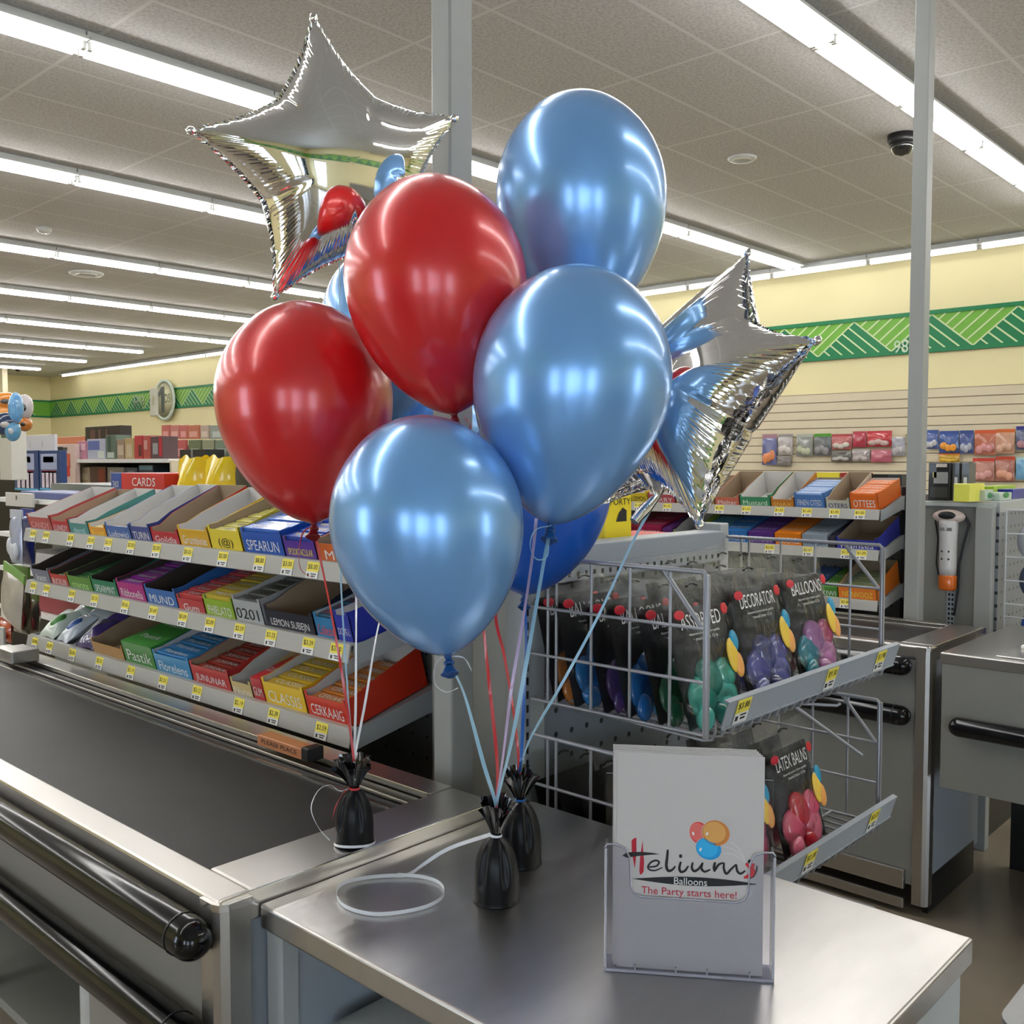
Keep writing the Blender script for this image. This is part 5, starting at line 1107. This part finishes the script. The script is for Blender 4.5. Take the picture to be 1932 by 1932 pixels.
# oval one dollar sign on the back wall
r = empty('wall_sign', (WX-.06, 21.13, 2.5), 'round white-rimmed number sign on the green wall band at left', 'sign')
Q_ = TX((WX-.10, 21.13, 2.93))
MB().lathe([(.43, -.03), (.47, -.01), (.47, .02), (.41, .03), (.405, .012), (1e-5, .012)], paint((.55, .62, .55)), 48, Q_).build('rim', r)
MB().lathe([(.405, .013), (1e-5, .014)], paint((.62, .60, .38)), 40, Q_).build('face', r)
b = MB(); b.add([(-.2, -.29, .022), (.02, -.29, .022), (.02, .3, .022), (-.1, .3, .022), (-.24, .17, .022), (-.24, .08, .022), (-.13, .13, .022), (-.13, -.29, .022)], [tuple(range(8))], paint((.07, .085, .08)), False, Q_); b.text('DS', .26, .2, paint((.12, .16, .12)), Q_ @ Matrix.Translation((.16, .02, .02))); b.build('lettering', r)
MB().box((-.62, -.36, -.02), (-.26, .30, .05), paint((.58, .58, .50)), Q_).text('?', .12, .2, paint((.45, .42, .2)), Q_ @ Matrix.Translation((-.44, .0, .06))).build('side_plate', r, bevel=.03)
r = empty('band_emblem', (WX-.03, 0, 2.9), 'small pale lettered emblem on the green wall band left of the round sign', 'sign')
e_ = at(262, 757, X=WX-.04); MB().text('DO', .5, .16, paint((.5, .55, .5)), TX((WX-.04, e_.y, e_.z+.04))).text('IGF', .55, .2, paint((.15, .2, .16)), TX((WX-.041, e_.y, e_.z-.12))).build('lettering', r)
e_ = at(1700, 655, X=WX-.04); o = MB().text('98', .16, .14, paint((.6, .75, .6)), TX((WX-.04, e_.y, e_.z))).build('band_numeral'); tag(o, 'tiny pale numeral on the green band beside the right post', 'sign')
# packets on the slatwall
def s4(x, y): return 1100+x*.43064, 440+y*.43064
K4 = 0
def wp(xa, xb, ya, yb_, c, hc, bc, lab):
    (a, t), (b2, bo) = s4(xa, ya), s4(xb, yb_); hang(a, b2, t, bo, WX-.10, c, hc, bc, lab)
wp(785,848,880,1015,(.12,.13,.3),(.35,.2,.25),(.7,.25,.1),'tall blue and orange packet on the slatwall next to the right foil star')
wp(855,918,880,972,(.45,.42,.42),(.3,.28,.28),(.55,.5,.48),'white grey packet second from the foil star on the slatwall')
wp(935,1006,880,978,(.25,.26,.24),(.4,.42,.38),(.4,.42,.3),'silver packet with pale label, third from the foil star on the slatwall')
wp(1012,1086,878,975,(.14,.15,.16),(.08,.3,.03),(.25,.24,.25),'dark grey and green packet on the slatwall')
wp(1090,1178,880,948,(.45,.12,.12),(.4,.06,.08),(.55,.5,.45),'red and white packet on the slatwall above the yellow boxes')
wp(1182,1240,868,938,(.42,.04,.07),(.45,.06,.09),None,'narrow crimson packet on the slatwall')
wp(1244,1352,866,936,(.5,.04,.05),(.5,.04,.06),(.5,.35,.33),'wide bright red packet on the slatwall')
wp(1352,1410,880,975,(.33,.33,.38),(.6,.52,.36),(.45,.42,.45),'white grey packet on the slatwall against the left side of the post')
wp(850,910,976,1020,(.2,.18,.17),(.3,.28,.26),None,'small dark packet in the lower slatwall row by the foil star')
wp(1088,1175,955,1000,(.12,.12,.11),(.25,.24,.22),(.4,.38,.36),'dark packet in the lower slatwall row')
wp(1180,1256,945,1000,(.35,.3,.3),(.4,.37,.35),(.45,.4,.4),'clear crinkled packet in the lower slatwall row')
wp(1262,1352,945,1004,(.48,.12,.17),(.5,.2,.22),None,'pinkish red packet in the lower slatwall row')
wp(1498,1556,862,945,(.05,.1,.33),(.05,.09,.3),(.5,.5,.55),'blue packet on the slatwall touching the right side of the post')
wp(1560,1646,866,962,(.05,.1,.33),(.04,.08,.3),(.75,.3,.03),'blue packet with orange bottom on the slatwall right of the post')
wp(1650,1710,864,965,(.06,.09,.28),(.03,.06,.25),(.4,.42,.5),'navy and white packet on the slatwall right of the post')
wp(1715,1806,862,972,(.5,.16,.1),(.6,.1,.03),(.6,.25,.25),'orange red packet, left one of the upper orange pair on the slatwall')
wp(1806,1890,858,966,(.55,.3,.2),(.6,.13,.03),(.6,.35,.25),'orange red packet, right one of the upper orange pair on the slatwall')
wp(1896,1990,845,950,(.08,.1,.2),(.03,.03,.25),(.4,.2,.25),'navy packet at the upper right edge of the picture')
wp(1706,1802,985,1085,(.45,.2,.15),(.55,.05,.04),(.6,.3,.28),'orange red packet, left one of the lower orange pair on the slatwall')
wp(1806,1890,978,1086,(.4,.16,.12),(.5,.06,.03),(.62,.3,.2),'orange red packet, right one of the lower orange pair on the slatwall')
wp(1896,1990,980,1080,(.15,.35,.55),(.35,.55,.6),None,'light blue packet at the lower right edge of the slatwall')
wp(1560,1650,965,1005,(.5,.3,.04),(.5,.1,.03),(.65,.4,.03),'orange and yellow packet low on the slatwall above the black box')
# goods on the far right ledge
def gy(xa, xb, yt, c, lab, prints=(), dep=.08, X=4.02): 
    (a, t), (b2, _) = s4(xa, yt), s4(xb, yt); return rbox(a, b2, t, 943, X, dep, c, lab, prints=prints, on=1.3505)
gy(1508,1610,1005,(.015,.015,.018),'black boxed appliance on the ledge right of the post',[(.25,.9,.45,.75,(.33,.33,.33)),(.2,.38,.6,.75,(.5,.48,.2)),(.35,.85,.88,.97,(.6,.55,.5)),(.1,.9,.08,.35,(.05,.05,.05))])
gy(1613,1650,1005,(.06,.065,.07),'slim charcoal box with white oval beside the black appliance',[(.3,.75,.45,.62,(.6,.6,.62)),(.25,.8,.05,.28,(.55,.45,.5))])
gy(1652,1692,1005,(.07,.075,.08),'slim charcoal box with white oval, right one of the pair',[(.3,.75,.45,.62,(.6,.6,.62)),(.25,.8,.05,.28,(.55,.4,.5))])
# continue to the right along the side ledge
for (xa, xb, yt, c, Y_o, lab, pr) in [(1694,1760,1098,(.72,.70,.08),1.27,'pale yellow box on the right ledge next to the charcoal boxes',()),(1762,1800,1125,(.45,.52,.42),1.25,'white and green low box on the right ledge',1),(1802,1896,1108,(.4,.62,.04),1.30,'lime green box at the back of the right ledge',()),(1826,1880,1138,(.5,.6,.5),1.22,'white packet with green print in front of the lime box',1),(1884,1960,1122,(.02,.03,.28),1.24,'navy blue box at the right end of the ledge',())]:
    (a, t), (b2, _) = s4(xa, yt), s4(xb, yt); p0, p1 = at(a, 938, Y=Y_o), at(b2, 938, Y=Y_o)
    o = MB().box((p0.x, Y_o, 1.3505), (p1.x-.004, Y_o+.06, at(a, t, Y=Y_o).z), paint(c, .3, .3)).build('product_box', bevel=.002); tag(o, lab, 'box')
    if pr: MB().ell(((p0.x+p1.x)/2, Y_o-.0005, 1.372), ((p1.x-p0.x)*.25, .001, .012), paint((.05, .25, .08)), None, 12, 6).build('printed_leaf', o)
# unseen things added behind the viewer as reflections for the shiny balloons
r = empty('reflection_cabinet', (-3.9, 3, 0), 'black cabinet added unseen by the street-side wall for dark reflections in the foil stars', 'reflection_cabinet')  # made-up dark block, added for its reflection
MB().box((-4.19, .2, 0), (-3.6, 2.1, 1.9), M_dark).build('body', r, bevel=.02); MB().box((-3.6, .3, .3), (-3.59, 2.0, 1.5), paint((.12, .13, .15))).build('door', r)
MB().box((-3.6, .3, 1.55), (-3.585, 2.0, 1.85), paint((.5, .03, .04))).build('red_header', r)
r = empty('counter', (1, -4.5, 0), 'low grey counter added unseen by the side wall for the balloons to mirror', 'counter')  # added only to be mirrored, never in view
MB().box((.4, -5.9, 0), (3.2, -5.2, 1.1), M_grey).build('body', r, bevel=.01); MB().box((.35, -5.95, 1.1), (3.25, -5.15, 1.14), M_steel).build('counter_top', r)
